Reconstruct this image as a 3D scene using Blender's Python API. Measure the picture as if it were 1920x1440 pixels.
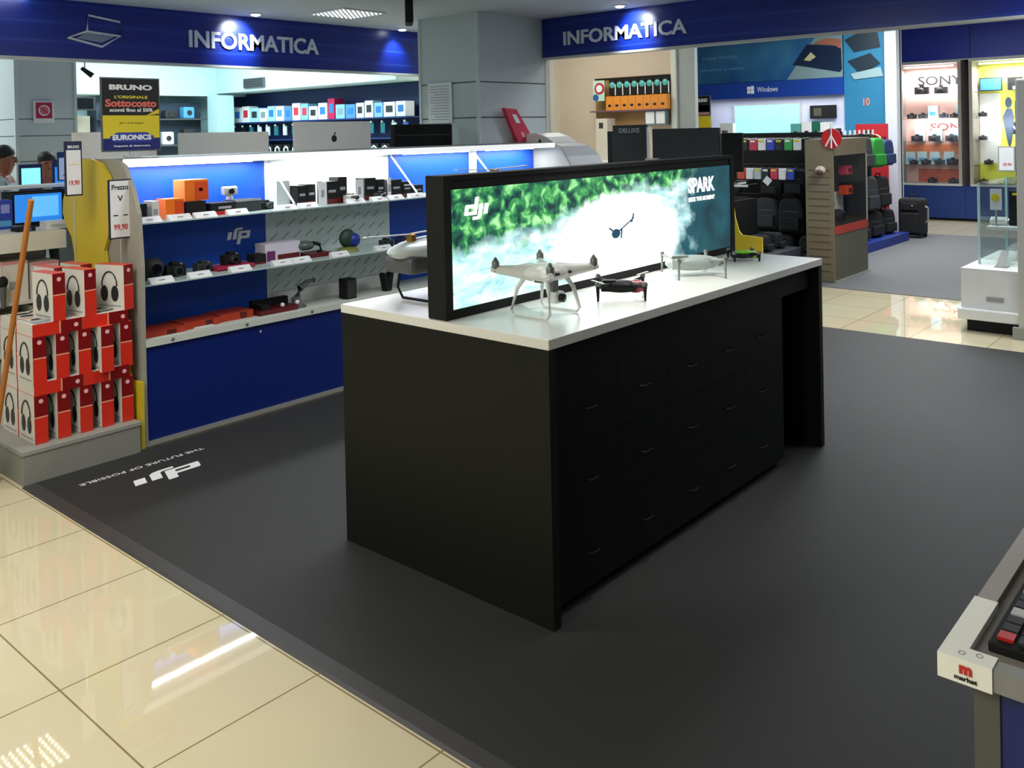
import bpy, bmesh, math, random
from mathutils import Vector, Matrix
for o in list(bpy.data.objects): bpy.data.objects.remove(o, do_unlink=True)
S = bpy.context.scene; COL = S.collection; R = random.Random(7)

# ---------------------------------------------------------------- camera, world, lights, exposure
CAM_H = 1.65
YAW, PITCH, ROLL = 0.7198, 0.0115, -0.0215
def look_matrix():
    cy, sy, cp, sp, cr, sr = math.cos(YAW), math.sin(YAW), math.cos(PITCH), math.sin(PITCH), math.cos(ROLL), math.sin(ROLL)
    Rw = Matrix(((sy, -cy, 0), (0, 0, -1), (cy, sy, 0)))
    Rp = Matrix(((1, 0, 0), (0, cp, -sp), (0, sp, cp)))
    Rr = Matrix(((cr, -sr, 0), (sr, cr, 0), (0, 0, 1)))
    M = Rr @ Rp @ Rw
    flip = Matrix(((1, 0, 0), (0, -1, 0), (0, 0, -1)))
    return (flip @ M).transposed()
cd = bpy.data.cameras.new('camera'); cam = bpy.data.objects.new('camera', cd); COL.objects.link(cam)
cam.matrix_world = Matrix.Translation((0, 0, CAM_H)) @ look_matrix().to_4x4()
cd.sensor_width = 36; cd.lens = 1693.0 / 1920 * 36; cd.shift_y = (265 - 720) / 1920; cd.clip_start = 0.05; cd.clip_end = 200
S.camera = cam
W = bpy.data.worlds.new('world'); S.world = W; W.use_nodes = True
W.node_tree.nodes['Background'].inputs[0].default_value = (0.80, 0.88, 1, 1)
W.node_tree.nodes['Background'].inputs[1].default_value = 0.22
S.view_settings.view_transform = 'Standard'; S.view_settings.look = 'None'
S.view_settings.exposure = 0.0; S.view_settings.gamma = 1; S.view_settings.use_curve_mapping = False

def area(name, loc, size, power, col=(1, 1, 1), rot=(0, 0, 0), sy=None):
    l = bpy.data.lights.new(name, 'AREA'); l.energy = power; l.color = col; l.size = size
    if sy: l.shape = 'RECTANGLE'; l.size_y = sy
    o = bpy.data.objects.new(name, l); COL.objects.link(o); o.location = loc; o.rotation_euler = rot
    return o
def spot(name, loc, target, power, col, ang, blend=0.6, rad=0.03):
    l = bpy.data.lights.new(name, 'SPOT'); l.energy = power; l.color = col; l.spot_size = math.radians(ang); l.spot_blend = blend; l.shadow_soft_size = rad
    o = bpy.data.objects.new(name, l); COL.objects.link(o); o.location = loc
    o.rotation_euler = (Vector(target) - Vector(loc)).to_track_quat('-Z', 'Y').to_euler(); return o
WARM = (1, 0.95, 0.84); COOL = (0.72, 0.93, 1.0); NEUT = (0.92, 0.97, 1.0)
area('shop_lamp_near', (-1.1, 1.5, 2.66), 1.4, 84, WARM)
area('shop_lamp_left', (0.7, 3.7, 2.66), 1.0, 42, (1, .97, .9))
area('shop_lamp_middle', (3.4, 3.2, 2.66), 0.9, 30, NEUT)
area('shop_lamp_right', (6.0, 0.4, 2.66), 1.4, 40, NEUT)
area('shop_lamp_far_right', (8.0, 2.0, 3.2), 1.5, 95, NEUT)
area('shop_lamp_back_right', (12.0, 4.0, 3.3), 2.5, 190, NEUT)
area('shop_lamp_back_centre', (9.3, 7.6, 3.3), 1.6, 55, (1, .95, .85))
area('shop_lamp_back_left', (5.8, 10.6, 3.3), 2.4, 300, COOL)
area('shop_lamp_behind_counter', (1.6, 10.2, 3.3), 1.5, 90, (0.85, 0.95, 1.0))

spot('island_spotlight', (3.3, 1.75, 2.66), (3.25, 2.15, 0.965), 85, (1, 1, .97), 52, .7, .05)

# ---------------------------------------------------------------- materials
def lin(h):
    h = h.lstrip('#'); v = [int(h[i:i + 2], 16) / 255 for i in (0, 2, 4)]
    return tuple(c / 12.92 if c <= 0.04045 else ((c + 0.055) / 1.055) ** 2.4 for c in v)
MATS = {}
def mat(name, col, rough=0.5, metal=0.0, var=0.05, scale=12.0, emit=0.0, spec=0.5, bump=0.0):
    if name in MATS: return MATS[name]
    m = bpy.data.materials.new(name); m.use_nodes = True; nt = m.node_tree; b = nt.nodes['Principled BSDF']
    c = lin(col) if isinstance(col, str) else col
    tc = nt.nodes.new('ShaderNodeTexCoord'); nz = nt.nodes.new('ShaderNodeTexNoise'); nz.inputs['Scale'].default_value = scale; nz.inputs['Detail'].default_value = 3
    nt.links.new(tc.outputs['Object'], nz.inputs['Vector'])
    mx = nt.nodes.new('ShaderNodeMix'); mx.data_type = 'RGBA'
    mx.inputs['A'].default_value = tuple(x * (1 - var) for x in c) + (1,); mx.inputs['B'].default_value = tuple(min(1, x * (1 + var)) for x in c) + (1,)
    nt.links.new(nz.outputs['Fac'], mx.inputs['Factor']); nt.links.new(mx.outputs['Result'], b.inputs['Base Color'])
    b.inputs['Roughness'].default_value = rough; b.inputs['Metallic'].default_value = metal; b.inputs['Specular IOR Level'].default_value = spec
    if emit: b.inputs['Emission Color'].default_value = c + (1,); b.inputs['Emission Strength'].default_value = emit
    if bump:
        bp = nt.nodes.new('ShaderNodeBump'); bp.inputs['Strength'].default_value = bump; bp.inputs['Distance'].default_value = 0.004
        nt.links.new(nz.outputs['Fac'], bp.inputs['Height']); nt.links.new(bp.outputs['Normal'], b.inputs['Normal'])
    MATS[name] = m; return m
def glass(name, col=(0.985, 0.995, 0.99), alpha=0.12):
    m = bpy.data.materials.new(name); m.use_nodes = True; nt = m.node_tree; out = nt.nodes['Material Output']
    tr = nt.nodes.new('ShaderNodeBsdfTransparent'); gl = nt.nodes.new('ShaderNodeBsdfGlossy'); gl.inputs['Roughness'].default_value = 0.04
    tr.inputs[0].default_value = col + (1,); ms = nt.nodes.new('ShaderNodeMixShader'); ms.inputs[0].default_value = 0.05
    nt.links.new(tr.outputs[0], ms.inputs[1]); nt.links.new(gl.outputs[0], ms.inputs[2]); nt.links.new(ms.outputs[0], out.inputs[0])
    return m
BLACK = mat('black_satin', '#161713', 0.5, spec=0.25); DRAW = mat('drawer_black', '#0e0f0f', .55, spec=.2); BLACKM = mat('black_matte', '#141414', 0.7, spec=.3); CHAR = mat('charcoal', '#2b2d2e', 0.6)
WHITE = mat('white_plastic', '#e9e9e6', 0.35); WHITES = mat('white_shell', '#eeedea', 0.25); OFFW = mat('off_white_board', '#d8d5cc', 0.6)
GREY = mat('grey_metal', '#9a9a94', 0.5); DGREY = mat('dark_grey', '#55575a', 0.5); LGREY = mat('light_grey', '#bfc1be', 0.5)
COLG = mat('column_grey', '#c3cccf', 0.6, var=.02); SILV = mat('silver_aluminium', '#c9c7c0', 0.3, metal=0.6)
YEL = mat('yellow_panel', '#d9bd2e', 0.5, var=.03); BLUE = mat('blue_laminate', '#06206c', 0.4, var=.03); NAVY = mat('navy_board', '#0b1f58', 0.5)
BBLUE = mat('bright_blue_back', '#0a4ab8', 0.45, var=.03); SIGNB = mat('sign_blue', '#12309a', 0.35)
RED = mat('red_card', '#c41f16', 0.4); DRED = mat('dark_red_card', '#5e1010', 0.4); PINK = mat('pink_card', '#c9304f', 0.4); ORANGE = mat('orange_card', '#ee7412', 0.45); ORG2 = mat('deep_orange_card', '#d4490f', 0.45)
TEAL = mat('teal_card', '#1f7f86', 0.4); CREAM = mat('cream_wall', '#cbb9a6', 0.7, var=.04, scale=2); CYANW = mat('pale_cyan_wall', '#b7d8dc', 0.7, var=.02)
CEIL = mat('ceiling_paint', '#c0c6d2', 0.8, var=.02); TAN = mat('tan_slatwall', '#7c6f58', 0.6); SKIN = mat('skin', '#9c6048', 0.5); HAIR = mat('dark_hair', '#17120f', 0.6)
SHIRT = mat('pale_grey_shirt', '#aeb8b8', 0.8); TROUS = mat('dark_trousers', '#15161c', 0.8); WOOD = mat('broom_wood', '#b8702c', 0.5, var=.15, scale=30)
GREEN = mat('lime_green_plastic', '#7fd12a', 0.3); PAPER = mat('paper_white', '#e6e6e8', 0.7); PRINT = mat('print_black', '#111111', 0.6); PRINTR = mat('print_red', '#c62a22', 0.6)
WPRINT = mat('print_white', '#f2f2f2', 0.5); GPRINT = mat('print_grey', '#9a9ca0', 0.6); YPRINT = mat('print_yellow', '#e6cf1e', 0.5); LBLUE = mat('light_blue_card', '#5aa9dc', 0.5)
BAG = mat('black_bag_fabric', '#16171a', 0.85, var=.3, scale=40, bump=.3); BAGG = mat('grey_bag_fabric', '#34363a', 0.85, var=.2, scale=40, bump=.3); LETTER = mat('letter_white_acrylic', '#d9dde6', 0.35)
GLASS = glass('clear_glass'); CASEG = glass('case_glass', (0.93, 0.97, 0.97)); CASEG.node_tree.nodes['Mix Shader'].inputs[0].default_value = 0.13
LAMP = mat('lamp_white', '#ffffff', 0.5, emit=6.0); TUBE = mat('fluorescent_tube', '#f4fbff', 0.5, emit=7.0); DOTF = mat('led_dot_dim', '#eef2ff', 0.5, emit=1.6); DOTL = mat('led_dot', '#fff8e0', 0.5, emit=14)
SCR1 = mat('screen_cyan', '#8feaf6', 0.4, emit=0.9); SCR2 = mat('screen_blue', '#2f86e6', 0.4, emit=0.7)
LIP = mat('lit_white_lip', '#ffffff', 0.5, emit=0.55)

def floor_material():
    m = bpy.data.materials.new('cream_tile'); m.use_nodes = True; nt = m.node_tree; b = nt.nodes['Principled BSDF']
    tc = nt.nodes.new('ShaderNodeTexCoord'); mp = nt.nodes.new('ShaderNodeMapping'); nt.links.new(tc.outputs['Object'], mp.inputs[0])
    k = 1 / 0.54
    mp.inputs['Scale'].default_value = (k, k, k); mp.inputs['Location'].default_value = (-(1.106 % .54) * k + 20, -(2.822 % .54) * k + 20, 0)
    br = nt.nodes.new('ShaderNodeTexBrick'); br.offset = 0; br.inputs['Scale'].default_value = 1; br.inputs['Brick Width'].default_value = 1; br.inputs['Row Height'].default_value = 1
    br.inputs['Mortar Size'].default_value = 0.006; br.inputs['Mortar Smooth'].default_value = 0.3
    br.inputs['Color1'].default_value = lin('#dfd2b0') + (1,); br.inputs['Color2'].default_value = lin('#dccfad') + (1,); br.inputs['Mortar'].default_value = lin('#8f7f58') + (1,)
    nt.links.new(mp.outputs[0], br.inputs['Vector'])
    nz = nt.nodes.new('ShaderNodeTexNoise'); nz.inputs['Scale'].default_value = 1.3; nt.links.new(tc.outputs['Object'], nz.inputs['Vector'])
    hs = nt.nodes.new('ShaderNodeMix'); hs.data_type = 'RGBA'; hs.blend_type = 'MULTIPLY'; hs.inputs['Factor'].default_value = 0.12
    nt.links.new(br.outputs['Color'], hs.inputs['A']); nt.links.new(nz.outputs['Color'], hs.inputs['B']); nt.links.new(hs.outputs['Result'], b.inputs['Base Color'])
    b.inputs['Roughness'].default_value = 0.025; b.inputs['Specular IOR Level'].default_value = 0.6
    return m
def carpet_material():
    m = bpy.data.materials.new('dark_carpet'); m.use_nodes = True; nt = m.node_tree; b = nt.nodes['Principled BSDF']
    tc = nt.nodes.new('ShaderNodeTexCoord'); nz = nt.nodes.new('ShaderNodeTexNoise'); nz.inputs['Scale'].default_value = 260; nz.inputs['Detail'].default_value = 2
    nt.links.new(tc.outputs['Object'], nz.inputs['Vector'])
    cr = nt.nodes.new('ShaderNodeMix'); cr.data_type = 'RGBA'; cr.inputs['A'].default_value = lin('#242423') + (1,); cr.inputs['B'].default_value = lin('#373736') + (1,)
    nt.links.new(nz.outputs['Fac'], cr.inputs['Factor']); nt.links.new(cr.outputs['Result'], b.inputs['Base Color'])
    b.inputs['Roughness'].default_value = 0.62; b.inputs['Specular IOR Level'].default_value = 0.35
    bp = nt.nodes.new('ShaderNodeBump'); bp.inputs['Strength'].default_value = 0.15; bp.inputs['Distance'].default_value = .002; nt.links.new(nz.outputs['Fac'], bp.inputs['Height']); nt.links.new(bp.outputs['Normal'], b.inputs['Normal'])
    return m
TILE = floor_material(); CARPET = carpet_material()

# ---------------------------------------------------------------- mesh helpers
class MB:
    def __init__(s): s.v = []; s.f = []; s.sm = []
    def add(s, vs, fs, smooth=False):
        n = len(s.v); s.v += [tuple(v) for v in vs]; s.f += [tuple(i + n for i in f) for f in fs]; s.sm += [smooth] * len(fs); return s
    def box(s, x0, x1, y0, y1, z0, z1):
        if x0 > x1: x0, x1 = x1, x0
        if y0 > y1: y0, y1 = y1, y0
        if z0 > z1: z0, z1 = z1, z0
        return s.add([(x0, y0, z0), (x1, y0, z0), (x1, y1, z0), (x0, y1, z0), (x0, y0, z1), (x1, y0, z1), (x1, y1, z1), (x0, y1, z1)],
                     [(0, 3, 2, 1), (4, 5, 6, 7), (0, 1, 5, 4), (1, 2, 6, 5), (2, 3, 7, 6), (3, 0, 4, 7)])
    def rbox(s, c, size, rz=0, rx=0, ry=0):
        M = Matrix.Translation(c) @ Matrix.Rotation(rz, 4, 'Z') @ Matrix.Rotation(ry, 4, 'Y') @ Matrix.Rotation(rx, 4, 'X')
        a, b, d = [k / 2 for k in size]
        vs = [M @ Vector(p) for p in ((-a, -b, -d), (a, -b, -d), (a, b, -d), (-a, b, -d), (-a, -b, d), (a, -b, d), (a, b, d), (-a, b, d))]
        return s.add(vs, [(0, 3, 2, 1), (4, 5, 6, 7), (0, 1, 5, 4), (1, 2, 6, 5), (2, 3, 7, 6), (3, 0, 4, 7)])
    def prism(s, poly, axis, a, b):
        n = len(poly); mk = {'x': lambda p, t: (t, p[0], p[1]), 'y': lambda p, t: (p[0], t, p[1]), 'z': lambda p, t: (p[0], p[1], t)}[axis]
        return s.add([mk(p, a) for p in poly] + [mk(p, b) for p in poly], [tuple(range(n))[::-1], tuple(range(n, 2 * n))] + [(i, (i + 1) % n, n + (i + 1) % n, n + i) for i in range(n)])
    def tube(s, path, r, n=8):
        path = [Vector(p) for p in path]; rs = r if isinstance(r, (list, tuple)) else [r] * len(path); vs = []; fs = []
        for i, p in enumerate(path):
            t = (path[min(i + 1, len(path) - 1)] - path[max(i - 1, 0)]).normalized()
            u = t.cross(Vector((0, 0, 1)) if abs(t.z) < .95 else Vector((1, 0, 0))).normalized(); w = t.cross(u)
            vs += [p + (u * math.cos(2 * math.pi * k / n) + w * math.sin(2 * math.pi * k / n)) * rs[i] for k in range(n)]
        for i in range(len(path) - 1):
            for k in range(n): fs.append((i * n + k, i * n + (k + 1) % n, (i + 1) * n + (k + 1) % n, (i + 1) * n + k))
        fs += [tuple(range(n))[::-1], tuple((len(path) - 1) * n + k for k in range(n))]
        return s.add(vs, fs, True)
    def lathe(s, prof, c=(0, 0, 0), n=20, axis='z'):
        vs = []; fs = []
        for r, h in prof:
            for k in range(n):
                a = 2 * math.pi * k / n; x, y = r * math.cos(a), r * math.sin(a)
                vs.append({'z': (c[0] + x, c[1] + y, c[2] + h), 'x': (c[0] + h, c[1] + x, c[2] + y), 'y': (c[0] + x, c[1] + h, c[2] + y)}[axis])
        for i in range(len(prof) - 1):
            for k in range(n): fs.append((i * n + k, i * n + (k + 1) % n, (i + 1) * n + (k + 1) % n, (i + 1) * n + k))
        fs += [tuple(range(n))[::-1], tuple((len(prof) - 1) * n + k for k in range(n))]
        return s.add(vs, fs, True)
    def ball(s, c, r, n=12, m=8):
        r = r if isinstance(r, (list, tuple)) else (r, r, r); vs = []; fs = []
        for i in range(m + 1):
            t = math.pi * i / m
            for k in range(n):
                a = 2 * math.pi * k / n; vs.append((c[0] + r[0] * math.sin(t) * math.cos(a), c[1] + r[1] * math.sin(t) * math.sin(a), c[2] + r[2] * math.cos(t)))
        for i in range(m):
            for k in range(n): fs.append((i * n + k, (i + 1) * n + k, (i + 1) * n + (k + 1) % n, i * n + (k + 1) % n))
        return s.add(vs, fs, True)
    def build(s, name, material, parent=None, local=False, bevel=0.0, seg=2):
        me = bpy.data.meshes.new(name); off = Vector((0, 0, 0))
        if parent is not None and not local:
            q = parent
            while q is not None: off = off + Vector(q.location); q = q.parent
        me.from_pydata([tuple(Vector(v) - off) for v in s.v], [], s.f); me.update()
        bm = bmesh.new(); bm.from_mesh(me); bmesh.ops.remove_doubles(bm, verts=bm.verts, dist=1e-6); bmesh.ops.recalc_face_normals(bm, faces=bm.faces); bm.to_mesh(me); bm.free()
        if any(s.sm) and len(me.polygons) == len(s.sm): me.polygons.foreach_set('use_smooth', s.sm)
        elif any(s.sm): me.polygons.foreach_set('use_smooth', [True] * len(me.polygons))
        if any(s.sm): me.set_sharp_from_angle(angle=math.radians(50))
        me.materials.append(material); o = bpy.data.objects.new(name, me); COL.objects.link(o)
        if parent is not None: o.parent = parent
        if bevel:
            md = o.modifiers.new('bevel', 'BEVEL'); md.width = bevel; md.segments = seg; md.limit_method = 'ANGLE'
        return o
def tag(o, label, cat, group=None, kind=None):
    if label: o['label'] = label
    if cat: o['category'] = cat
    if group: o['group'] = group
    if kind: o['kind'] = kind
    return o
def thing(name, label, cat, loc=(0, 0, 0), rz=0, group=None):
    o = bpy.data.objects.new(name, None); o.empty_display_size = .05; COL.objects.link(o); o.location = loc; o.rotation_euler = (0, 0, rz)
    return tag(o, label, cat, group)
def dup(root, loc, rz=0, label=None, group=None, scale=None):
    r = root.copy(); COL.objects.link(r); r.location = loc; r.rotation_euler = (0, 0, rz)
    if label: r['label'] = label
    if group: r['group'] = group
    if scale: r.scale = scale
    for ch in list(root.children):
        c = ch.copy(); COL.objects.link(c); c.parent = r
        for g in ch.children:
            d = g.copy(); COL.objects.link(d); d.parent = c
    return r
def struct(name, mb, m, bevel=0):
    o = mb.build(name, m, bevel=bevel); o['kind'] = 'structure'; return o
def wpos(o):
    off = Vector((0, 0, 0)); q = o
    while q is not None: off = off + Vector(q.location); q = q.parent
    return off
def text(s, c, w, h, material, parent, xd=(1, 0, 0), up=(0, 0, 1), name='lettering', bold=0.0, ext=0.0008, local=False):
    cu = bpy.data.curves.new('tmp', 'FONT'); cu.body = s; cu.size = 1; cu.extrude = 0.0; cu.offset = bold; cu.resolution_u = 3; cu.align_x = 'CENTER'
    to = bpy.data.objects.new('tmp', cu); COL.objects.link(to); dg = bpy.context.evaluated_depsgraph_get()
    me = bpy.data.meshes.new_from_object(to.evaluated_get(dg)); bpy.data.objects.remove(to, do_unlink=True)
    xs = [v.co.x for v in me.vertices]; ys = [v.co.y for v in me.vertices]; x0, x1, y0, y1 = min(xs), max(xs), min(ys), max(ys)
    X = Vector(xd).normalized(); U = Vector(up).normalized(); N = X.cross(U)
    off = Vector(c) - (Vector((0, 0, 0)) if (local or parent is None) else wpos(parent))
    vs = [off + X * ((v.co.x - (x0 + x1) / 2) / (x1 - x0) * w) + U * ((v.co.y - (y0 + y1) / 2) / (y1 - y0) * h) for v in me.vertices]
    n = len(vs); fs = [tuple(p.vertices) for p in me.polygons]
    from collections import Counter
    ec = Counter(); od = {}
    for f in fs:
        for i in range(len(f)):
            a, b = f[i], f[(i + 1) % len(f)]; k = (min(a, b), max(a, b)); ec[k] += 1; od[k] = (a, b)
    side = [(od[k][0], od[k][1], od[k][1] + n, od[k][0] + n) for k in ec if ec[k] == 1]
    nm = bpy.data.meshes.new(name); nm.from_pydata([tuple(v) for v in vs] + [tuple(v + N * ext) for v in vs], [], [tuple(i + n for i in f) for f in fs] + [f[::-1] for f in fs] + side); nm.update()
    nm.materials.append(material); o = bpy.data.objects.new(name, nm); COL.objects.link(o); o.parent = parent
    bpy.data.meshes.remove(me); return o
def poly_on(polys, c, w, h, material, parent, xd, up, name, ext=0.001, local=False):
    X = Vector(xd).normalized(); U = Vector(up).normalized(); N = X.cross(U); off = Vector(c)
    mb = MB()
    for pl in polys:
        n = len(pl); A = [off + X * ((p[0] - .5) * w) + U * ((p[1] - .5) * h) for p in pl]
        mb.add(A + [a + N * ext for a in A], [tuple(range(n)), tuple(range(n, 2 * n))] + [(i, (i + 1) % n, n + (i + 1) % n, n + i) for i in range(n)])
    return mb.build(name, material, parent, local=local)
def sh(p, k=.28): return [(x + k * (y - .5) * .5, y) for x, y in p]
# the three letter logo: bowl and stem of d, hooked j, short i
LOGO = [sh(p) for p in ([(0.02, .22), (.36, .22), (.36, .36), (.14, .36), (.14, .52), (.36, .52), (.36, .68), (.02, .68), (.0, .62), (.0, .28)],
                        [(.36, .22), (.50, .22), (.50, 1.0), (.36, 1.0)],
                        [(.56, .20), (.56, .68), (.71, .68), (.71, .14), (.66, .04), (.58, 0), (.36, 0), (.36, .14), (.52, .14)],
                        [(.78, .22), (.94, .22), (.94, .68), (.78, .68)])]
LX = (0, -1, 0)          # reading direction on faces that look towards -X
ORD = ['first', 'second', 'third', 'fourth', 'fifth', 'sixth', 'seventh', 'eighth', 'ninth', 'tenth', 'eleventh', 'twelfth', 'thirteenth', 'fourteenth', 'fifteenth', 'sixteenth', 'seventeenth', 'eighteenth', 'nineteenth', 'twentieth']

# ---------------------------------------------------------------- the setting
struct('floor', MB().box(-6, 20, -6, 16, -0.05, 0), TILE)
struct('ceiling', MB().box(-6, 6.95, -6, 7.05, 2.70, 2.76), CEIL)
struct('ceiling_back', MB().box(-6, 20, 7.05, 16, 3.4, 3.46).box(6.95, 20, -6, 7.05, 3.4, 3.46), CEIL)
struct('wall_back_left', MB().box(-4, 8.3, 13.5, 13.6, 0, 3.4), CYANW)
struct('wall_back_side', MB().box(8.30, 8.42, 8.7, 13.5, 0, 3.4), CYANW)
struct('trim_1', MB().box(2.6, 8.26, 12.95, 13.5, 2.3, 3.4).box(7.7, 8.30, 8.7, 12.95, 2.34, 3.4), mat('soffit_paint', '#c4dde0', .7, var=.02))
struct('wall_far_right', MB().box(16.9, 17.0, -6, 5.6, 0, 3.4), mat('far_wall_paint', '#c9ccd2', .7))
struct('wall_left_side', MB().box(-4.1, -4, -3, 13.5, 0, 3.4), CYANW)
cp = thing('carpet', 'large dark grey carpet under the black island counter', 'carpet', (1.66, -2, 0))
MB().box(1.72, 7.15, -3.0, 4.64, 0.0005, 0.006).build('pile', CARPET, cp)
MB().prism([(1.655, 0.0004), (1.72, 0.0004), (1.72, 0.0075), (1.668, 0.006)], 'y', -3.0, 4.60).build('edge_strip', mat('carpet_edge', '#3d3b3b', .5), cp)
c2 = MB().box(8.93, 14.0, -3, 5.6, 0.0005, 0.006).build('carpet', mat('grey_carpet', '#6b6b6d', .8, var=.1, scale=200)); tag(c2, 'mid grey carpet in the background by the bags and camera cases', 'carpet')

# fascia signs with their raised letters
s1 = thing('fascia_sign', 'long blue fascia sign left of the column with a white laptop outline', 'sign', (1.5, 6.95, 2.3))
def fascia_material():
    m = bpy.data.materials.new('blue_fascia_print'); m.use_nodes = True; nt = m.node_tree; b = nt.nodes['Principled BSDF']
    tc = nt.nodes.new('ShaderNodeTexCoord'); mp = nt.nodes.new('ShaderNodeMapping'); mp.inputs['Scale'].default_value = (.35, .35, 1)
    nt.links.new(tc.outputs['Object'], mp.inputs[0]); wv = nt.nodes.new('ShaderNodeTexWave'); wv.bands_direction = 'Z'; wv.inputs['Scale'].default_value = 2.2; wv.inputs['Distortion'].default_value = 3.2; wv.inputs['Detail'].default_value = 1; wv.inputs['Detail Scale'].default_value = .4
    nt.links.new(mp.outputs[0], wv.inputs[0]); cr = nt.nodes.new('ShaderNodeValToRGB'); e = cr.color_ramp.elements
    e[0].position = .0; e[0].color = lin('#0a2280') + (1,); e[1].position = .965; e[1].color = lin('#0c2688') + (1,)
    k = e.new(.985); k.color = lin('#2a4aa0') + (1,); k = e.new(1.0); k.color = lin('#0c2688') + (1,)
    nt.links.new(wv.outputs['Fac'], cr.inputs[0]); nt.links.new(cr.outputs[0], b.inputs['Base Color']); b.inputs['Roughness'].default_value = .32
    return m
FASC = fascia_material()
MB().box(1.2, 6.9, 6.95, 7.03, 2.265, 2.70).build('panel', FASC, s1)
MB().box(1.2, 6.9, 6.94, 7.03, 2.245, 2.265).build('lower_trim', LGREY, s1)
text('INFORMATICA', (4.54, 6.95, 2.475), 1.31, .145, LETTER, s1, bold=.022, ext=.012)
def frame_poly(mb, pts, r, y): mb.tube([(p[0], y, p[1]) for p in pts] + [(pts[0][0], y, pts[0][1])], r, 6)
lp = MB(); frame_poly(lp, [(3.05, 2.475), (3.06, 2.60), (3.305, 2.565), (3.305, 2.455)], .009, 6.943); frame_poly(lp, [(3.05, 2.475), (3.305, 2.455), (3.16, 2.365), (2.905, 2.42)], .010, 6.943)
lp.build('laptop_outline', LETTER, s1)
kb = MB().prism([(3.05, 2.468), (3.265, 2.45), (3.16, 2.395), (2.97, 2.42)], 'y', 6.944, 6.949).build('laptop_keyboard', mat('laptop_key_grey', '#8d93a8', .5), s1)
s2 = thing('fascia_sign', 'long blue fascia sign right of the grey column, seen at an angle', 'sign', (6.65, 3, 2.3))
MB().box(6.65, 6.73, -1.2, 5.42, 2.335, 2.72).build('panel', FASC, s2)
MB().box(6.64, 6.73, -1.2, 5.42, 2.315, 2.335).build('lower_trim', LGREY, s2)
text('INFORMATICA', (6.65, 4.51, 2.497), 1.30, .128, LETTER, s2, xd=LX, bold=.022, ext=.012)
# column with grooves
def column(x0, x1, y0, y1, top, label, grooves, g=.004):
    c = thing('column', label, 'column', ((x0 + x1) / 2, (y0 + y1) / 2, 0)); zs = [0] + grooves + [top]
    mb = MB()
    for a, b in zip(zs[:-1], zs[1:]): mb.box(x0 + .01, x1 - .01, y0 + .01, y1 - .01, a + (g if a else 0), b - (g if b < top else 0))
    mb.build('cladding', COLG, c); mb = MB().box(x0 + .016, x1 - .016, y0 + .016, y1 - .016, 0.002, top - .002); mb.build('groove_core', DGREY, c)
    mb = MB()
    for x, y in ((x0, y0), (x1, y0), (x0, y1)): mb.box(x - .0 if x == x0 else x - .03, x + .03 if x == x0 else x, y if y == y0 else y - .03, y + .03 if y == y0 else y, 0, top)
    mb.build('corner_profile', mat('column_corner', '#ccd4d2', .5), c, bevel=.004)
    return c
column(5.75, 6.72, 5.42, 6.18, 2.70, 'wide grey panelled column rising behind the drone shelves', [1.46, 1.775, 2.09], .006)
column(3.27, 3.84, 9.0, 9.6, 3.4, 'grey panelled column at far left with red no-smoking sign', [1.46, 1.70, 1.86])
sheet = thing('notice_sheet', 'white printed paper sheet taped to the wide grey column', 'paper', (5.74, 5.9, 1.74))
MB().box(5.742, 5.7505, 5.745, 6.05, 1.735, 2.10).build('paper', PAPER, sheet)
ln = MB()
for k in range(13): ln.box(5.7405, 5.742, 5.775, 6.02 - (.05 if k % 4 == 3 else 0), 2.065 - k * .025, 2.071 - k * .025)
ln.build('printed_lines', GPRINT, sheet)
ns = thing('no_smoking_sign', 'small red and white no-smoking sign on the far grey column', 'sign', (3.52, 8.99, 1.82))
MB().box(3.43, 3.615, 8.985, 9.0, 1.82, 2.03).build('plate', PAPER, ns); MB().box(3.45, 3.595, 8.980, 8.985, 1.865, 2.015).build('red_field', mat('sign_red', '#b3123a', .4), ns)
MB().lathe([(.052, 0), (.052, .002)], (3.522, 8.977, 1.94), 20, 'y').build('white_disc', PAPER, ns); rr = MB().lathe([(.04, 0), (.04, .002)], (3.522, 8.974, 1.94), 20, 'y').build('pink_ring', mat('sign_pink', '#c96a7c', .4), ns)
MB().rbox((3.522, 8.972, 1.94), (.09, .002, .012), ry=.7).build('slash', PRINTR, ns)

# ceiling fittings
def downlight(x, y, z, label, target=None, p=0):
    d = thing('ceiling_spotlight', label, 'ceiling light', (x, y, z)); MB().lathe([(.055, 0), (.06, -.006), (.045, -.012), (.04, -.012)], (x, y, z)).build('rim', WHITE, d)
    MB().lathe([(.038, -.012), (.03, -.02), (.01, -.024)], (x, y, z)).build('bulb', mat('bulb_glow', '#ffffff', .5, emit=25), d)
    if target: spot('spotlight_beam', (x, y, z - .04), target, p, (.9, .96, 1), 84, .9)
downlight(4.38, 6.72, 2.70, 'glowing round spotlight in the ceiling above the left blue sign', (4.34, 6.95, 2.48), 42)
downlight(6.40, 4.36, 2.70, 'glowing round spotlight in the ceiling above the right blue sign', (6.65, 4.36, 2.50), 38)
downlight(6.12, 6.80, 2.70, 'spotlight in the ceiling behind the wide grey column', (6.14, 6.95, 2.4), 18)
for x, y, l in ((4.95, 6.2, 'square ceiling light grid between left sign and column'), (2.42, 6.78, 'square ceiling light grid over the headphone stack')):
    g = thing('grid_ceiling_light', l, 'ceiling light', (x, y, 2.7)); MB().box(x - .24, x + .24, y - .24, y + .24, 2.69, 2.70).build('frame', WHITE, g)
    mb = MB()
    for i in range(9):
        for j in range(9): mb.lathe([(.009, 0), (.009, -.006)], (x - .2 + i * .05, y - .2 + j * .05, 2.690), 6)
    mb.build('led_dots', DOTF if x > 4 else DOTL, g)
o = thing('hanging_monitor', 'black slim box hanging from the ceiling just left of the grey column', 'monitor', (4.79, 5.26, 2.7))
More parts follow.
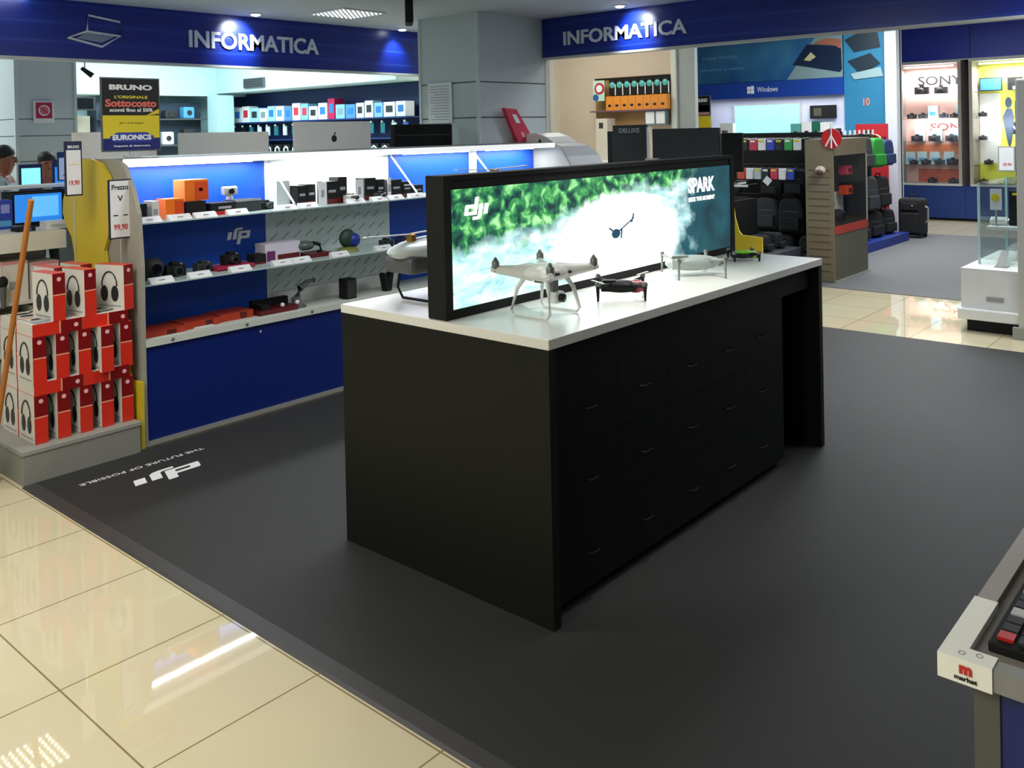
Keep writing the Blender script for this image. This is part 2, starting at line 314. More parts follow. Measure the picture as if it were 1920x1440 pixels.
MB().rbox((4.80, 5.25, 2.60), (.06, .26, .20), rz=-.72).build('cabinet', BLACKM, o, bevel=.012); MB().tube([(4.79, 5.26, 2.68), (4.79, 5.26, 2.70)], .012).build('hanger', CHAR, o)
cm = thing('track_spotlight', 'small black and white spotlight hanging below the left blue sign', 'ceiling light', (3.1, 7.0, 2.2))
MB().tube([(3.05, 7.0, 2.2452), (3.05, 7.0, 2.18)], .006).build('arm', WHITE, cm); MB().tube([(3.02, 6.99, 2.20), (3.09, 6.96, 2.14)], [.014, .022]).build('lamp_head', BLACKM, cm)
vt = thing('air_vent', 'dark rectangular air grille high on the pale soffit', 'vent', (7.69, 11.87, 2.4)); MB().box(7.665, 7.70, 11.6, 12.14, 2.385, 2.53).build('frame', DGREY, vt)
mb = MB()
for k in range(5): mb.box(7.655, 7.665, 11.62, 12.12, 2.40 + k * .026, 2.41 + k * .026)
mb.build('slats', CHAR, vt)

# ---------------------------------------------------------------- black island with white top
IX0, IX1, IY0, IY1, IZ = 2.275, 4.50, 1.855, 2.935, 0.965
isl = thing('display_island', 'long black island counter with a thick white worktop in the middle of the carpet', 'counter', ((IX0 + IX1) / 2, (IY0 + IY1) / 2, 0))
MB().box(IX0, IX1, IY0, IY1, IZ - .034, IZ).build('countertop', mat('white_laminate', '#e4e3da', .28, var=.02), isl, bevel=.002)
MB().box(IX0 + .002, IX0 + .04, IY0 + .003, IY1 - .003, 0.006, IZ - .034).build('end_panel', BLACK, isl)
MB().box(IX1 - .04, IX1 - .002, IY0 + .003, IY1 - .003, 0.006, IZ - .034).build('end_panel', BLACK, isl)
MB().box(IX0 + .04, IX1 - .04, IY1 - .03, IY1 - .004, 0.006, IZ - .034).build('back_panel', BLACK, isl)
MB().box(IX0 + .04, 4.12, IY0 + .06, IY1 - .03, 0.03, IZ - .035).box(4.12, IX1 - .04, IY0 + .5, IY1 - .03, .006, IZ - .035).build('carcass', BLACKM, isl)
MB().box(IX0 + .04, IX1 - .04, IY0 + .045, IY0 + .06, IZ - .144, IZ - .036).build('upper_rail', DRAW, isl)
hcol = [2.55, 2.90, 3.25, 3.57, 3.88]; edges = [IX0 + .045, 2.725, 3.075, 3.41, 3.725, 4.115]
for ci in range(5):
    for ri, (z0, z1) in enumerate(((.555, .820), (.303, .553), (.045, .301))):
        d = MB().box(edges[ci] + .001, edges[ci + 1] - .001, IY0 + .045, IY0 + .0605, z0, z1).build('drawer', DRAW, isl)
        hx = hcol[ci]; hz = z0 + .12
        MB().tube([(hx - .028, IY0 + .044, hz), (hx - .024, IY0 + .030, hz), (hx + .024, IY0 + .030, hz), (hx + .028, IY0 + .044, hz)], .0032, 6).build('handle', mat('drawer_handle', '#26282a', .3, metal=.4), d)

# ---------------------------------------------------------------- wide display screen standing on the island
def screen_material():
    m = bpy.data.materials.new('screen_river_picture'); m.use_nodes = True; nt = m.node_tree; b = nt.nodes['Principled BSDF']; N = nt.nodes.new; L = nt.links.new
    tc = N('ShaderNodeTexCoord'); sp = N('ShaderNodeSeparateXYZ'); L(tc.outputs['Object'], sp.inputs[0])   # x 0..2.15, z 0..0.45
    def math_(op, a, c=None, **k):
        n = N('ShaderNodeMath'); n.operation = op
        for i, q in enumerate((a, c)):
            if q is None: continue
            if isinstance(q, (int, float)): n.inputs[i].default_value = q
            else: L(q, n.inputs[i])
        n.use_clamp = k.get('clamp', False); return n.outputs[0]
    def noise(sc, det=4, dist=0):
        mp = N('ShaderNodeMapping'); mp.inputs['Scale'].default_value = sc; L(tc.outputs['Object'], mp.inputs[0]); n = N('ShaderNodeTexNoise'); n.inputs['Scale'].default_value = 1; n.inputs['Detail'].default_value = det; n.inputs['Distortion'].default_value = dist; L(mp.outputs[0], n.inputs[0]); return n.outputs['Fac']
    def ramp(f, stops):
        r = N('ShaderNodeValToRGB'); L(f, r.inputs[0]); e = r.color_ramp.elements
        while len(e) < len(stops): e.new(.5)
        for q, (p, c) in zip(e, stops): q.position = p; q.color = lin(c) + (1,)
        return r.outputs[0]
    def mix(f, a, c):
        n = N('ShaderNodeMix'); n.data_type = 'RGBA'; L(f, n.inputs['Factor']); L(a, n.inputs['A']); L(c, n.inputs['B']); return n.outputs['Result']
    x, z = sp.outputs['X'], sp.outputs['Z']; X = x; Z = z
    leaf = ramp(noise((17, 1, 19), 5, .5), [(.34, '#0d2a30'), (.45, '#1c5a44'), (.54, '#3f9552'), (.60, '#79c878'), (.70, '#b4ecae')])
    bluegreen = ramp(noise((5, 1, 6), 2), [(.3, '#12303a'), (.7, '#1d5560')])
    water = ramp(noise((9, 1, 26), 4, .8), [(.3, '#8ec6cc'), (.5, '#c5edee'), (.72, '#f4ffff')])
    white = ramp(noise((9, 1, 20), 2), [(.2, '#f2fffb'), (.8, '#ffffff')])
    wob = math_('MULTIPLY', math_('SUBTRACT', noise((8, 1, 9), 5), .5), .30)
    # bank line: green above, river below; rises towards the right
    bank = math_('SUBTRACT', math_('ADD', math_('MULTIPLY', math_('SUBTRACT', z, .165), 1), wob), math_('MULTIPLY', x, .115))
    fb = math_('MULTIPLY', math_('ADD', bank, .005), 14, clamp=True)
    c = mix(fb, water, leaf)
    # white water burst around x=1.12
    dx = math_('MULTIPLY', math_('SUBTRACT', x, 1.10), 1 / .50); dz = math_('MULTIPLY', math_('SUBTRACT', z, .14), 1 / .23)
    rr = math_('ADD', math_('MULTIPLY', dx, dx), math_('MULTIPLY', dz, dz)); fw = math_('MULTIPLY', math_('SUBTRACT', math_('ADD', 1.05, math_('MULTIPLY', wob, 4)), rr), 1.8, clamp=True)
    c = mix(fw, c, white)
    # dark teal side at right
    fr = math_('MULTIPLY', math_('SUBTRACT', math_('ADD', x, math_('MULTIPLY', wob, 2.2)), math_('ADD', 1.50, math_('MULTIPLY', z, .25))), 5, clamp=True)
    c = mix(fr, c, bluegreen)
    b.inputs['Base Color'].default_value = (.02, .02, .02, 1); L(c, b.inputs['Emission Color']); st = math_('ADD', math_('MULTIPLY', fw, 3.2), 1.35); L(st, b.inputs['Emission Strength']); b.inputs['Roughness'].default_value = .25
    return m
scr = thing('display_screen', 'very wide black-framed lit screen showing a river and a drone, standing on the island', 'screen', (3.39, 2.39, IZ))
MB().box(2.287, 4.50, 2.348, 2.435, IZ + .001, 1.492).build('housing', BLACKM, scr, bevel=.003)
fr = MB().box(2.287, 4.50, 2.340, 2.348, IZ + .001, IZ + .034).box(2.287, 4.50, 2.340, 2.348, 1.474, 1.492).box(2.287, 2.325, 2.340, 2.348, IZ + .034, 1.474).box(4.462, 4.50, 2.340, 2.348, IZ + .034, 1.474)
fr.build('bezel', BLACKM, scr)
pn = MB().box(0, 2.137, 0, .002, 0, .44).build('screen_panel', screen_material(), scr, local=True); pn.location = Vector((2.325, 2.3455, IZ + .034)) - Vector(scr.location)
WE = mat('white_on_screen', '#ffffff', .5, emit=1.6)
poly_on(LOGO, (2.468, 2.3445, 1.362), .135, .085, WE, scr, (1, 0, 0), (0, 0, 1), 'screen_logo')
text('SPARK', (4.155, 2.3445, 1.352), .27, .078, WE, scr, name='screen_title', bold=.03); text('SEIZE THE MOMENT', (4.155, 2.3445, 1.281), .27, .022, WE, scr, name='screen_caption', bold=.03)
dp = MB(); y = 2.3445
dp.ball((3.375, y, 1.175), (.035, .0006, .022)); dp.tube([(3.32, y, 1.205), (3.36, y, 1.185)], .005); dp.tube([(3.40, y, 1.185), (3.52, y, 1.235)], .004); dp.tube([(3.50, y, 1.215), (3.52, y, 1.255)], .005); dp.tube([(3.415, y, 1.15), (3.42, y, 1.195)], .005)
dp.build('pictured_drone', mat('screen_dark_teal', '#163f52', .5, emit=.6), scr)

# ---------------------------------------------------------------- drones
MOT = mat('drone_motor_grey', '#7d7c78', .35, metal=.4); LENS = mat('camera_lens', '#101418', .08)
def phantom():
    t = thing('quadcopter_drone', 'large white quadcopter drone on tall landing legs near the front corner of the island', 'drone', (2.60, 2.13, IZ))
    x, y, z = 2.60, 2.13, IZ
    b = MB(); b.ball((x, y, z + .158), (.085, .095, .034), 20, 10)
    for sx in (-1, 1):
        for sy in (-1, 1): b.tube([(x + sx * .03, y + sy * .035, z + .158), (x + sx * .075, y + sy * .075, z + .163), (x + sx * .128, y + sy * .128, z + .172), (x + sx * .143, y + sy * .143, z + .174)], [.036, .024, .015, .010], 12)
    b.build('body_shell', WHITES, t)
    for sx in (-1, 1):
        for sy in (-1, 1):
            mo = MB().lathe([(.013, .165), (.0145, .180), (.0145, .200), (.010, .206), (.004, .216), (.001, .218)], (x + sx * .13, y + sy * .13, z), 14).build('motor', MOT, t)
    for sx in (-1, 1):
        l = MB(); X0 = x + sx * .055; X1 = x + sx * .088
        l.tube([(X0, y - .05, z + .145), (X0 + sx * .018, y - .075, z + .10), (X1, y - .092, z + .02), (X1, y - .08, z + .006), (X1, y + .08, z + .006), (X1, y + .092, z + .02), (X0 + sx * .018, y + .075, z + .10), (X0, y + .05, z + .145)], [.010, .008, .006, .005, .005, .006, .008, .010], 8)
        l.build('landing_leg', WHITES, t)
    MB().box(x - .016, x + .016, y - .05, y - .02, z + .085, z + .13).build('gimbal_arm', MOT, t)
    c = MB().rbox((x + .005, y - .052, z + .068), (.052, .035, .042)).build('camera', WHITE, t, bevel=.006)
    MB().lathe([(.016, 0), (.016, -.014), (.012, -.016)], (x + .005, y - .069, z + .068), 16, 'y').build('lens', LENS, c)
    MB().lathe([(.03, .128), (.026, .118)], (x, y + .02, z), 18).build('belly_plate', MOT, t)
    for sx in (-1, 1): MB().rbox((x + sx * .035, y - .085, z + .160), (.022, .012, .010)).build('vision_sensor', PRINT, t, bevel=.003)
    MB().box(x - .03, x + .03, y + .094, y + .098, z + .145, z + .170).build('battery', LGREY, t)
phantom()
def small_drone(name, label, loc, rz, bl, bw, bh, zc, arm, shell, armm, front=None, prop=None, leg=.03):
    t = thing(name, label, 'drone', loc, rz)
    MB().ball((0, 0, zc), (bw, bl, bh), 18, 10).rbox((0, .01, zc), (bw * 1.5, bl * 1.5, bh * 1.35)).build('body', shell, t, True, bevel=.004)
    if front: MB().ball((0, -bl * .62, zc), (bw * .72, bl * .42, bh * 1.05), 14, 8).build('nose_cover', front, t, True)
    c = MB().ball((0, -bl * .95, zc - bh * .2), (.014, .014, .014)).build('camera', armm, t, True); MB().lathe([(.007, 0), (.007, -.003)], (0, -bl * .95 - .013, zc - bh * .2), 10, 'y').build('lens', LENS, c, True)
    for sx in (-1, 1):
        for sy in (-1, 1):
            ex, ey = sx * arm * .72, sy * arm * .62
            a = MB().tube([(sx * bw * .6, sy * bl * .55, zc + bh * .3), (sx * (bw + .012), sy * (bl * .6), zc + bh * .5), (ex, ey, zc + bh * .7)], [.009, .008, .007], 8).tube([(ex, ey, zc + bh * .7), (ex + sx * .004, ey, max(.001, zc - leg))], [.008, .004], 8).build('arm', armm, t, True)
            MB().lathe([(.011, 0), (.011, .013), (.003, .016)], (ex, ey, zc + bh * .7), 12).build('motor', MOT, a, True)
            if prop: MB().rbox((ex, ey, zc + bh * .7 + .018), (.10, .010, .0015), rz=.5 * sx + sy).build('propeller', prop, a, True)
    MB().box(-bw * .5, bw * .5, bl * .2, bl * .8, zc + bh * .7, zc + bh * 1.02).build('battery', armm, t, True, bevel=.003)
    return t
small_drone('folding_drone', 'small black and dark red folding drone on the island in front of the screen', (3.05, 2.10, IZ), .62, .095, .042, .026, .042, .15, BLACK, BLACKM, mat('metallic_red', '#a3203f', .3), OFFW, leg=.041)
small_drone('folding_drone', 'pale grey folding drone with long legs further along the island', (3.68, 2.13, IZ), .85, .135, .050, .036, .058, .175, mat('drone_pale_grey', '#aab3af', .35), mat('drone_arm_grey', '#85857f', .4), None, None, leg=.057)
small_drone('mini_drone', 'small lime green topped drone near the far end of the island', (4.24, 2.16, IZ), .7, .07, .035, .018, .026, .10, CHAR, BLACKM, GREEN, None, leg=.025)
MB().ball((0, .0, .040), (.034, .055, .010)).build('top_shell', GREEN, [o for o in bpy.data.objects if o.name.startswith('mini_drone')][0], True)
def inspire():
    t = thing('camera_drone', 'big camera drone with black skids standing behind the wide screen', 'drone', (2.72, 2.72, IZ)); z = IZ
    MB().ball((2.70, 2.74, z + .205), (.33, .12, .055), 20, 10).build('top_shell', mat('drone_silver_shell', '#c9d3d6', .25), t)
    MB().rbox((2.68, 2.74, z + .155), (.54, .17, .07)).build('body', DGREY, t, bevel=.02)
    for x in (2.49, 2.93):
        MB().tube([(x + .01, 2.82, z + .14), (x, 2.83, z + .05), (x, 2.80, z + .008), (x, 2.62, z + .008), (x + .0, 2.595, z + .05), (x + .01, 2.61, z + .13)], .006, 8).build('landing_skid', BLACKM, t)
    c = MB().ball((2.60, 2.66, z + .085), (.04, .04, .04)).box(2.585, 2.615, 2.655, 2.69, z + .09, z + .14).build('camera', DGREY, t); MB().lathe([(.018, 0), (.018, -.02)], (2.60, 2.63, z + .085), 12, 'y').build('lens', LENS, c)
    for sx, X in ((-1, 2.49), (1, 3.0)):
        a = MB().tube([(2.72 + sx * .2, 2.74, z + .20), (X, 2.74, z + .48 if sx > 0 else z + .24)], .009, 8).build('arm', mat('carbon_tube', '#202224', .3), t)
        zz = z + (.50 if sx > 0 else .26)
        MB().lathe([(.02, -.02), (.02, .012), (.006, .018)], (X, 2.74, zz), 14).build('motor', mat('gold_motor', '#a87a35', .35, metal=.5), a)
        MB().rbox((X - .125, 2.74, zz + .018), (.24, .022, .004), ry=.04).rbox((X + .115, 2.74, zz + .018), (.22, .020, .004), ry=-.03).build('propeller', WHITE, a)
inspire()

# ---------------------------------------------------------------- floor logo printed on the carpet
fl = thing('floor_logo', 'white printed logo and slogan lying on the carpet by the headphone stack', 'floor sticker', (2.15, 4.28, .006))
poly_on(LOGO, (2.17, 4.20, .0062), .36, .155, WPRINT, fl, (-1, 0, 0), (0, -1, 0), 'logo', ext=.0006)
text('THE FUTURE OF POSSIBLE', (2.16, 4.395, .0062), .64, .030, WPRINT, fl, xd=(-1, 0, 0), up=(0, -1, 0), name='slogan', ext=.0006)

# ---------------------------------------------------------------- lit wall-less shelf unit with blue and white back
GX0, GX1 = 2.30, 6.10
g = thing('shelf_unit', 'long blue and white lit shelf unit holding drones and cameras, left of the island', 'shelf unit', (4.2, 5.0, 0))
prof = [(4.655, 0.006), (4.655, .56), (4.645, .97), (4.665, 1.25), (4.71, 1.365), (4.81, 1.505), (4.90, 1.54), (5.0, 1.543), (5.40, 1.543), (5.40, 0.006)]
MB().prism(prof, 'x', GX0 - .012, GX0 + .012).build('end_panel', mat('panel_warm_grey', '#a09c90', .55), g)
MB().prism(prof, 'x', GX1 - .0, GX1 + .03).build('end_panel', mat('panel_warm_grey', '#a09c90', .55), g)
MB().box(GX0 + .012, GX1, 4.665, 5.40, .03, .535).build('base_cabinet', BLUE, g)
MB().box(GX0 + .012, GX1, 4.655, 4.70, .006, .03).build('kick_strip', SILV, g)
MB().prism([(4.648, .535), (4.648, .572), (4.70, .572), (4.70, .545), (5.12, .545), (5.12, .535)], 'x', GX0 + .012, GX1).build('base_ledge', mat('ledge_white', '#cfd2c8', .45), g)
for x in (2.46, 2.92, 3.38, 3.84): MB().ball((x, 4.646, .555), (.010, .006, .010), 8, 6).build('ledge_screw', mat('screw_grey', '#7e7e72', .4, metal=.5), g)
MB().ball((3.02, 4.662, .49), (.007, .004, .010), 8, 6).build('cabinet_lock', SILV, g)
MB().box(GX0 + .012, 3.36, 5.10, 5.13, .545, 1.52).build('back_panel', BBLUE, g)
MB().box(3.36, 4.42, 5.10, 5.13, .545, 1.52).build('back_panel', mat('back_white', '#e4ecec', .5), g)
MB().box(4.42, 5.28, 5.10, 5.13, .545, 1.52).build('back_panel', BBLUE, g)
MB().box(5.28, 5.36, 5.09, 5.13, .545, 1.52).build('divider_strip', WHITE, g)
MB().box(5.36, GX1, 5.10, 5.13, .545, 1.52).build('back_panel', BBLUE, g)
mb = MB()
for i in range(11):
    for k in range(7):
        xx = 3.42 + i * .092 + (k % 2) * .046; zz = .66 + k * .082
        if xx < 4.38: mb.rbox((xx, 5.098, zz), (.07, .0015, .005), ry=-.62)
mb.build('printed_streaks', GPRINT, g)
text('TUTTO IN UN CLICK', (3.90, 5.099, 1.372), .55, .022, mat('print_soft_grey', '#6f7478', .6), g, name='panel_lettering')
poly_on(LOGO, (3.155, 5.099, 1.02), .17, .105, WPRINT, g, (-1, 0, 0), (0, 0, -1), 'panel_logo')
MB().prism([(4.86, 1.543), (5.40, 1.543), (5.40, 1.523), (4.875, 1.523)], 'x', GX0 + .012, GX1).build('top_board', mat('top_grey', '#8d8f8e', .5), g)
MB().prism([(4.855, 1.536), (4.862, 1.541), (4.875, 1.523), (4.875, 1.500), (4.858, 1.500)], 'x', GX0 + .012, GX1).build('light_diffuser', LIP, g)
for a, b in ((2.42, 3.22), (3.50, 4.30), (4.5, 5.2), (5.4, 6.0)): MB().tube([(a, 5.02, 1.503), (b, 5.02, 1.503)], .012, 10).build('fluorescent_tube', TUBE, g)
for x in (3.37, 4.42, 5.30): MB().tube([(x, 5.07, 1.49), (x, 4.79, 1.22)], .007, 6).build('shelf_cable', WHITE, g)
MB().box(GX0 + .012, GX1, 4.775, 5.10, 1.180, 1.188).build('glass_shelf', mat('frosted_shelf_edge', '#b9cfca', .2), g)
MB().box(GX0 + .012, GX1, 4.695, 5.10, .852, .860).build('glass_shelf', mat('frosted_shelf_edge', '#b9cfca', .2), g)
area('shelf_light', (2.86, 5.0, 1.485), .03, 6, NEUT, sy=.9).rotation_euler = (0, 0, math.pi / 2)
area('shelf_light', (3.9, 5.0, 1.485), .03, 9, NEUT, sy=.9).rotation_euler = (0, 0, math.pi / 2)
area('shelf_light', (4.9, 5.0, 1.485), .06, 6, NEUT, sy=.8).rotation_euler = (0, 0, math.pi / 2)
area('shelf_light', (5.7, 5.0, 1.485), .06, 5, NEUT, sy=.6).rotation_euler = (0, 0, math.pi / 2)
# yellow wavy end panel in front of the shelf unit's end
yp = [(5.151, 1.543), (5.27, 1.54), (5.341, 1.505), (5.455, 1.41), (5.53, 1.30), (5.54, 1.22), (5.50, 1.15), (5.43, 1.09), (5.40, 1.0), (5.394, .88), (5.33, .80), (5.28, .6), (5.22, .3), (5.2, .006),
      (4.635, .006), (4.625, .365), (4.745, .36), (4.80, .5), (4.90, .7), (4.975, .86), (4.99, .947), (5.012, 1.034), (4.955, 1.126), (4.90, 1.246), (4.90, 1.363), (4.94, 1.45), (5.033, 1.522)]
o = MB().prism(yp, 'x', 2.262, 2.282).build('wavy_display_board', YEL, None); tag(o, 'tall wavy-edged yellow board on the end of the drone shelves', 'display panel')

# price cards along the shelves
def card_proto():
    t = thing('price_card', 'x', 'price card', (0, 0, 0)); MB().prism([(.012, .0), (-.036, .0), (-.002, .030), (.012, .030)], 'x', -.068, .068).build('card', PAPER, t, True)
    MB().rbox((0, -.0200, .0155), (.035, .002, .004), rx=.72).build('price_line', PRINT, t, True); return t
pc = card_proto(); first = True
for z, yy, xs, nm in ((1.188, 4.812, [2.42, 2.60, 2.76, 2.97, 3.32, 3.48, 3.87, 4.07, 4.22, 4.42], 'upper'), (.860, 4.732, [2.44, 2.67, 2.93, 3.22, 3.36, 3.66, 4.03], 'middle')):
    for i, x in enumerate(xs):
        l = f'{ORD[i]} white price card from the left on the {nm} drone shelf'
        if first: pc.location = (x, yy, z); pc['label'] = l; pc['group'] = 'price cards on the drone shelves'; first = False
        else: dup(pc, (x, yy, z), 0, l, 'price cards on the drone shelves')

# goods on the shelves
def boxy(name, label, cat, x0, x1, y0, y1, z0, z1, m, faces=(), bevel=.0, group=None):
    """a carton with printed patches; faces: (part, x0,x1,z0,z1,material) fractions of the front"""
    t = thing(name, label, cat, ((x0 + x1) / 2, (y0 + y1) / 2, z0), 0, group); MB().box(x0, x1, y0, y1, z0, z1).build('carton', m, t, bevel=bevel)
    for (n, a, b, c, d, mm) in faces: MB().box(x0 + (x1 - x0) * a, x0 + (x1 - x0) * b, y0 - .0015, y0, z0 + (z1 - z0) * c, z0 + (z1 - z0) * d).build(n, mm, t)
    return t
def camera_item(name, label, x, y, z, w, m=BLACKM, d=.06, rz=0, cat='camera'):
    t = thing(name, label, cat, (x, y, z), rz); h = w * .68
    MB().box(-w / 2, w / 2, -d / 2, d / 2, 0, h * .78).box(-w * .18, w * .18, -d * .4, d * .4, h * .78, h).build('body', m, t, True, bevel=.004)
    l = MB().lathe([(h * .34, -d / 2), (h * .34, -d / 2 - w * .25), (h * .28, -d / 2 - w * .3)], (0, 0, h * .4), 16, 'y').build('lens_barrel', CHAR, t, True)
    MB().lathe([(h * .24, -d / 2 - w * .3), (h * .22, -d / 2 - w * .302)], (0, 0, h * .4), 16, 'y').build('lens_glass', LENS, l, True)
    MB().box(w * .28, w * .4, -d * .2, d * .2, h * .78, h * .86).build('shutter_button', SILV, t, True); return t
U, M_, B = 1.188, .860, .545
boxy('product_box', 'small black box at the left end of the upper drone shelf', 'box', 2.36, 2.44, 4.86, 4.96, U, U + .10, BLACKM, [('red_foot', 0, 1, 0, .18, DRED)])
boxy('product_box', 'narrow white box beside the small black box on the upper drone shelf', 'box', 2.47, 2.51, 4.86, 4.96, U, U + .11, OFFW, [('grey_label', .2, .8, .3, .6, GPRINT)])
boxy('camera_box', 'low orange camera box on the upper drone shelf', 'box', 2.55, 2.66, 4.86, 4.97, U, U + .115, ORANGE, [('dark_orange_side', .5, 1, 0, .9, ORG2), ('red_foot', 0, 1, 0, .12, DRED)])
boxy('camera_box', 'dark camera box under the taller orange box', 'box', 2.675, 2.80, 4.86, 5.0, U, U + .09, BLACKM, [('red_foot', .2, .8, 0, .2, RED)])
boxy('camera_box', 'taller orange camera box stacked on a dark box', 'box', 2.69, 2.84, 4.90, 5.03, U + .092, U + .215, ORANGE, [('deep_orange_front', .42, 1, .05, .9, ORG2), ('green_logo', .6, .75, .45, .6, mat('logo_green', '#2f8b6a', .5))])
boxy('camera_box', 'flat dark and red box in the middle of the blue upper shelf', 'box', 2.83, 3.00, 4.86, 4.98, U, U + .07, BLACKM, [('red_foot', 0, 1, 0, .3, RED), ('light_label', .3, .8, .5, .7, GPRINT)])
boxy('camera_box', 'wide dark box with silver top line near the blue and white seam', 'box', 3.02, 3.2, 4.90, 5.02, U, U + .075, CHAR, [('silver_line', 0, 1, .86, 1, SILV)])
st = thing('action_camera', 'small silver action camera on a little white stand against the blue back', 'camera', (3.06, 5.04, U)); MB().tube([(3.04, 5.04, U), (3.055, 5.04, U + .1)], .012).tube([(3.10, 5.04, U), (3.075, 5.04, U + .1)], .010).build('stand', WHITE, st)
MB().box(3.015, 3.115, 5.02, 5.06, U + .1, U + .155).build('body', SILV, st, bevel=.01); MB().lathe([(.018, 0), (.018, -.012)], (3.065, 5.02, U + .125), 12, 'y').build('lens', LENS, st)
tc = MB().box(2.895, 2.945, 5.04, 5.06, U + .08, U + .125).build('small_card', PAPER, None); tc.location.z = -.08; tag(tc, 'tiny white card standing behind the flat red and dark box', 'price card')
camera_item('compact_camera', 'black compact camera at the right end of the blue upper shelf', 3.27, 4.96, U, .085)
boxy('product_box', 'pale grey tall box against the left of the white back panel', 'box', 3.37, 3.47, 4.98, 5.08, U, U + .17, mat('box_pale_grey', '#c5c8c8', .5), [('grey_band', 0, 1, 0, .08, GPRINT)])
ups = [(3.475, 3.545, .135), (3.55, 3.615, .14), (3.70, 3.80, .15), (3.80, 3.875, .175), (4.03, 4.13, .155), (4.14, 4.21, .14), (4.27, 4.37, .13), (4.38, 4.47, .11), (4.48, 4.58, .08)]
names = ['squat black box with dark red foot left of the tall white card', 'second black box with dark red foot beside the tall white card', 'black camera box right of the tall white card', 'tallest black camera box on the white upper shelf', 'black box with grey lid left of the round silver camera', 'narrow black box near the right of the white upper shelf', 'dark green and red box beside the cable on the upper shelf', 'dark box with three white dots on the upper shelf', 'low dark red box at the screen edge on the upper shelf']
for (a, b, h), n in zip(ups, names): boxy('camera_box', n, 'box', a, b, 4.90, 5.0, U, U + h, BLACKM, [('red_foot', 0, 1, 0, .22, DRED), ('grey_print', .2, .8, .5, .62, GPRINT)] + ([('white_dots', .15, .85, .75, .82, WPRINT)] if 'dots' in n else []), group=None)
for x, l in ((3.655, 'tall white price card standing among the black boxes'), (3.965, 'tall white card with blue print right of the tallest black box'), (4.235, 'narrow tall white card near the shelf cable')):
    t = thing('shelf_card', l, 'price card', (x, 4.88, U)); MB().box(x - .034 if x < 4.2 else x - .015, x + .034 if x < 4.2 else x + .015, 4.878, 4.882, U, U + .15).build('card', PAPER, t); MB().box(x - .012, x + .012, 4.876, 4.878, U + .05, U + .10).build('print', GPRINT, t)
camera_item('compact_camera', 'silver and black camera lying in front of the tallest black box', 3.87, 4.86, U, .10, SILV, rz=.4)
camera_item('compact_camera', 'dark camera with green trim in front of the grey lidded box', 4.13, 4.86, U, .09, CHAR, rz=-.2)
# middle shelf
def headset(name, label, x, y, z, s, m, cat='camera'):
    t = thing(name, label, cat, (x, y, z)); MB().ball((0, 0, s * .5), (s * .55, s * .5, s * .5), 16, 10).build('shell', m, t, True)
    MB().lathe([(s * .5, -.004), (s * .3, .006), (s * .3, .012)], (0, 0, 0), 16).build('foot', BLACKM, t, True); MB().lathe([(s * .25, -s * .45), (s * .22, -s * .55)], (0, 0, s * .5), 14, 'y').build('lens', LENS, t, True); return t
headset('ball_camera', 'round black camera at the left end of the middle shelf', 2.46, 4.86, M_ + .004, .12, CHAR)
camera_item('camcorder', 'black camcorder beside the round black camera', 2.60, 4.88, M_, .12)
camera_item('camcorder', 'dark green-black camera in the middle of the navy section', 2.78, 4.88, M_, .10, CHAR)
boxy('flat_box', 'flat pink and red box lying on the middle shelf', 'box', 2.83, 3.08, 4.80, 4.92, M_, M_ + .022, mat('box_magenta', '#b0284f', .4), [('dark_edge', 0, 1, 0, .4, DRED)])
camera_item('camcorder', 'black camera on the flat pink box', 2.97, 4.89, M_ + .022, .11)
boxy('product_box', 'black box under the upside-down logo at the right of the navy section', 'box', 3.12, 3.2, 4.86, 4.95, M_, M_ + .06, BLACKM, [('red_foot', 0, 1, 0, .2, DRED)])
boxy('product_box', 'white clear-lidded box with purple side on the middle shelf', 'box', 3.20, 3.46, 4.87, 4.98, M_, M_ + .115, mat('box_lilac_white', '#d6cddb', .4), [('purple_side', .05, .28, .05, .6, mat('box_purple', '#6b2b62', .4)), ('red_base', .35, .98, .02, .36, DRED)])
boxy('flat_box', 'dark red tray box beneath the dark goggles', 'box', 3.49, 3.66, 4.80, 4.95, M_, M_ + .025, DRED)
t = thing('goggles', 'dark grey-green goggles with a black strap on the middle shelf', 'goggles', (3.53, 4.88, M_ + .025)); MB().ball((3.51, 4.88, M_ + .075), (.065, .045, .032), 16, 8).build('visor', mat('goggle_grey', '#4f5b55', .35), t)
MB().tube([(3.55, 4.86, M_ + .09), (3.60, 4.85, M_ + .075), (3.61, 4.85, M_ + .035), (3.585, 4.85, M_ + .030)], .012).build('strap', BLACKM, t)
t = thing('round_speaker', 'round dark blue and green speaker on a yellow-green stand', 'speaker', (3.87, 4.88, M_)); MB().ball((3.86, 4.89, M_ + .085), (.065, .04, .065)).build('green_half', mat('speaker_green', '#243b2d', .5), t)
MB().ball((3.90, 4.875, M_ + .07), (.05, .04, .05)).build('blue_half', mat('speaker_blue', '#15308f', .4), t); MB().lathe([(.075, 0), (.07, .02), (.05, .028)], (3.84, 4.86, M_), 18).build('stand', mat('olive_stand', '#7c8240', .5), t)
camera_item('compact_camera', 'small dark camera at the right of the white middle shelf', 4.16, 4.84, M_, .09, mat('dark_teal_plastic', '#1e3634', .4))
camera_item('compact_camera', 'blue-black camera on the corner of the middle shelf beside the big drone', 4.32, 4.86, M_, .09, NAVY)
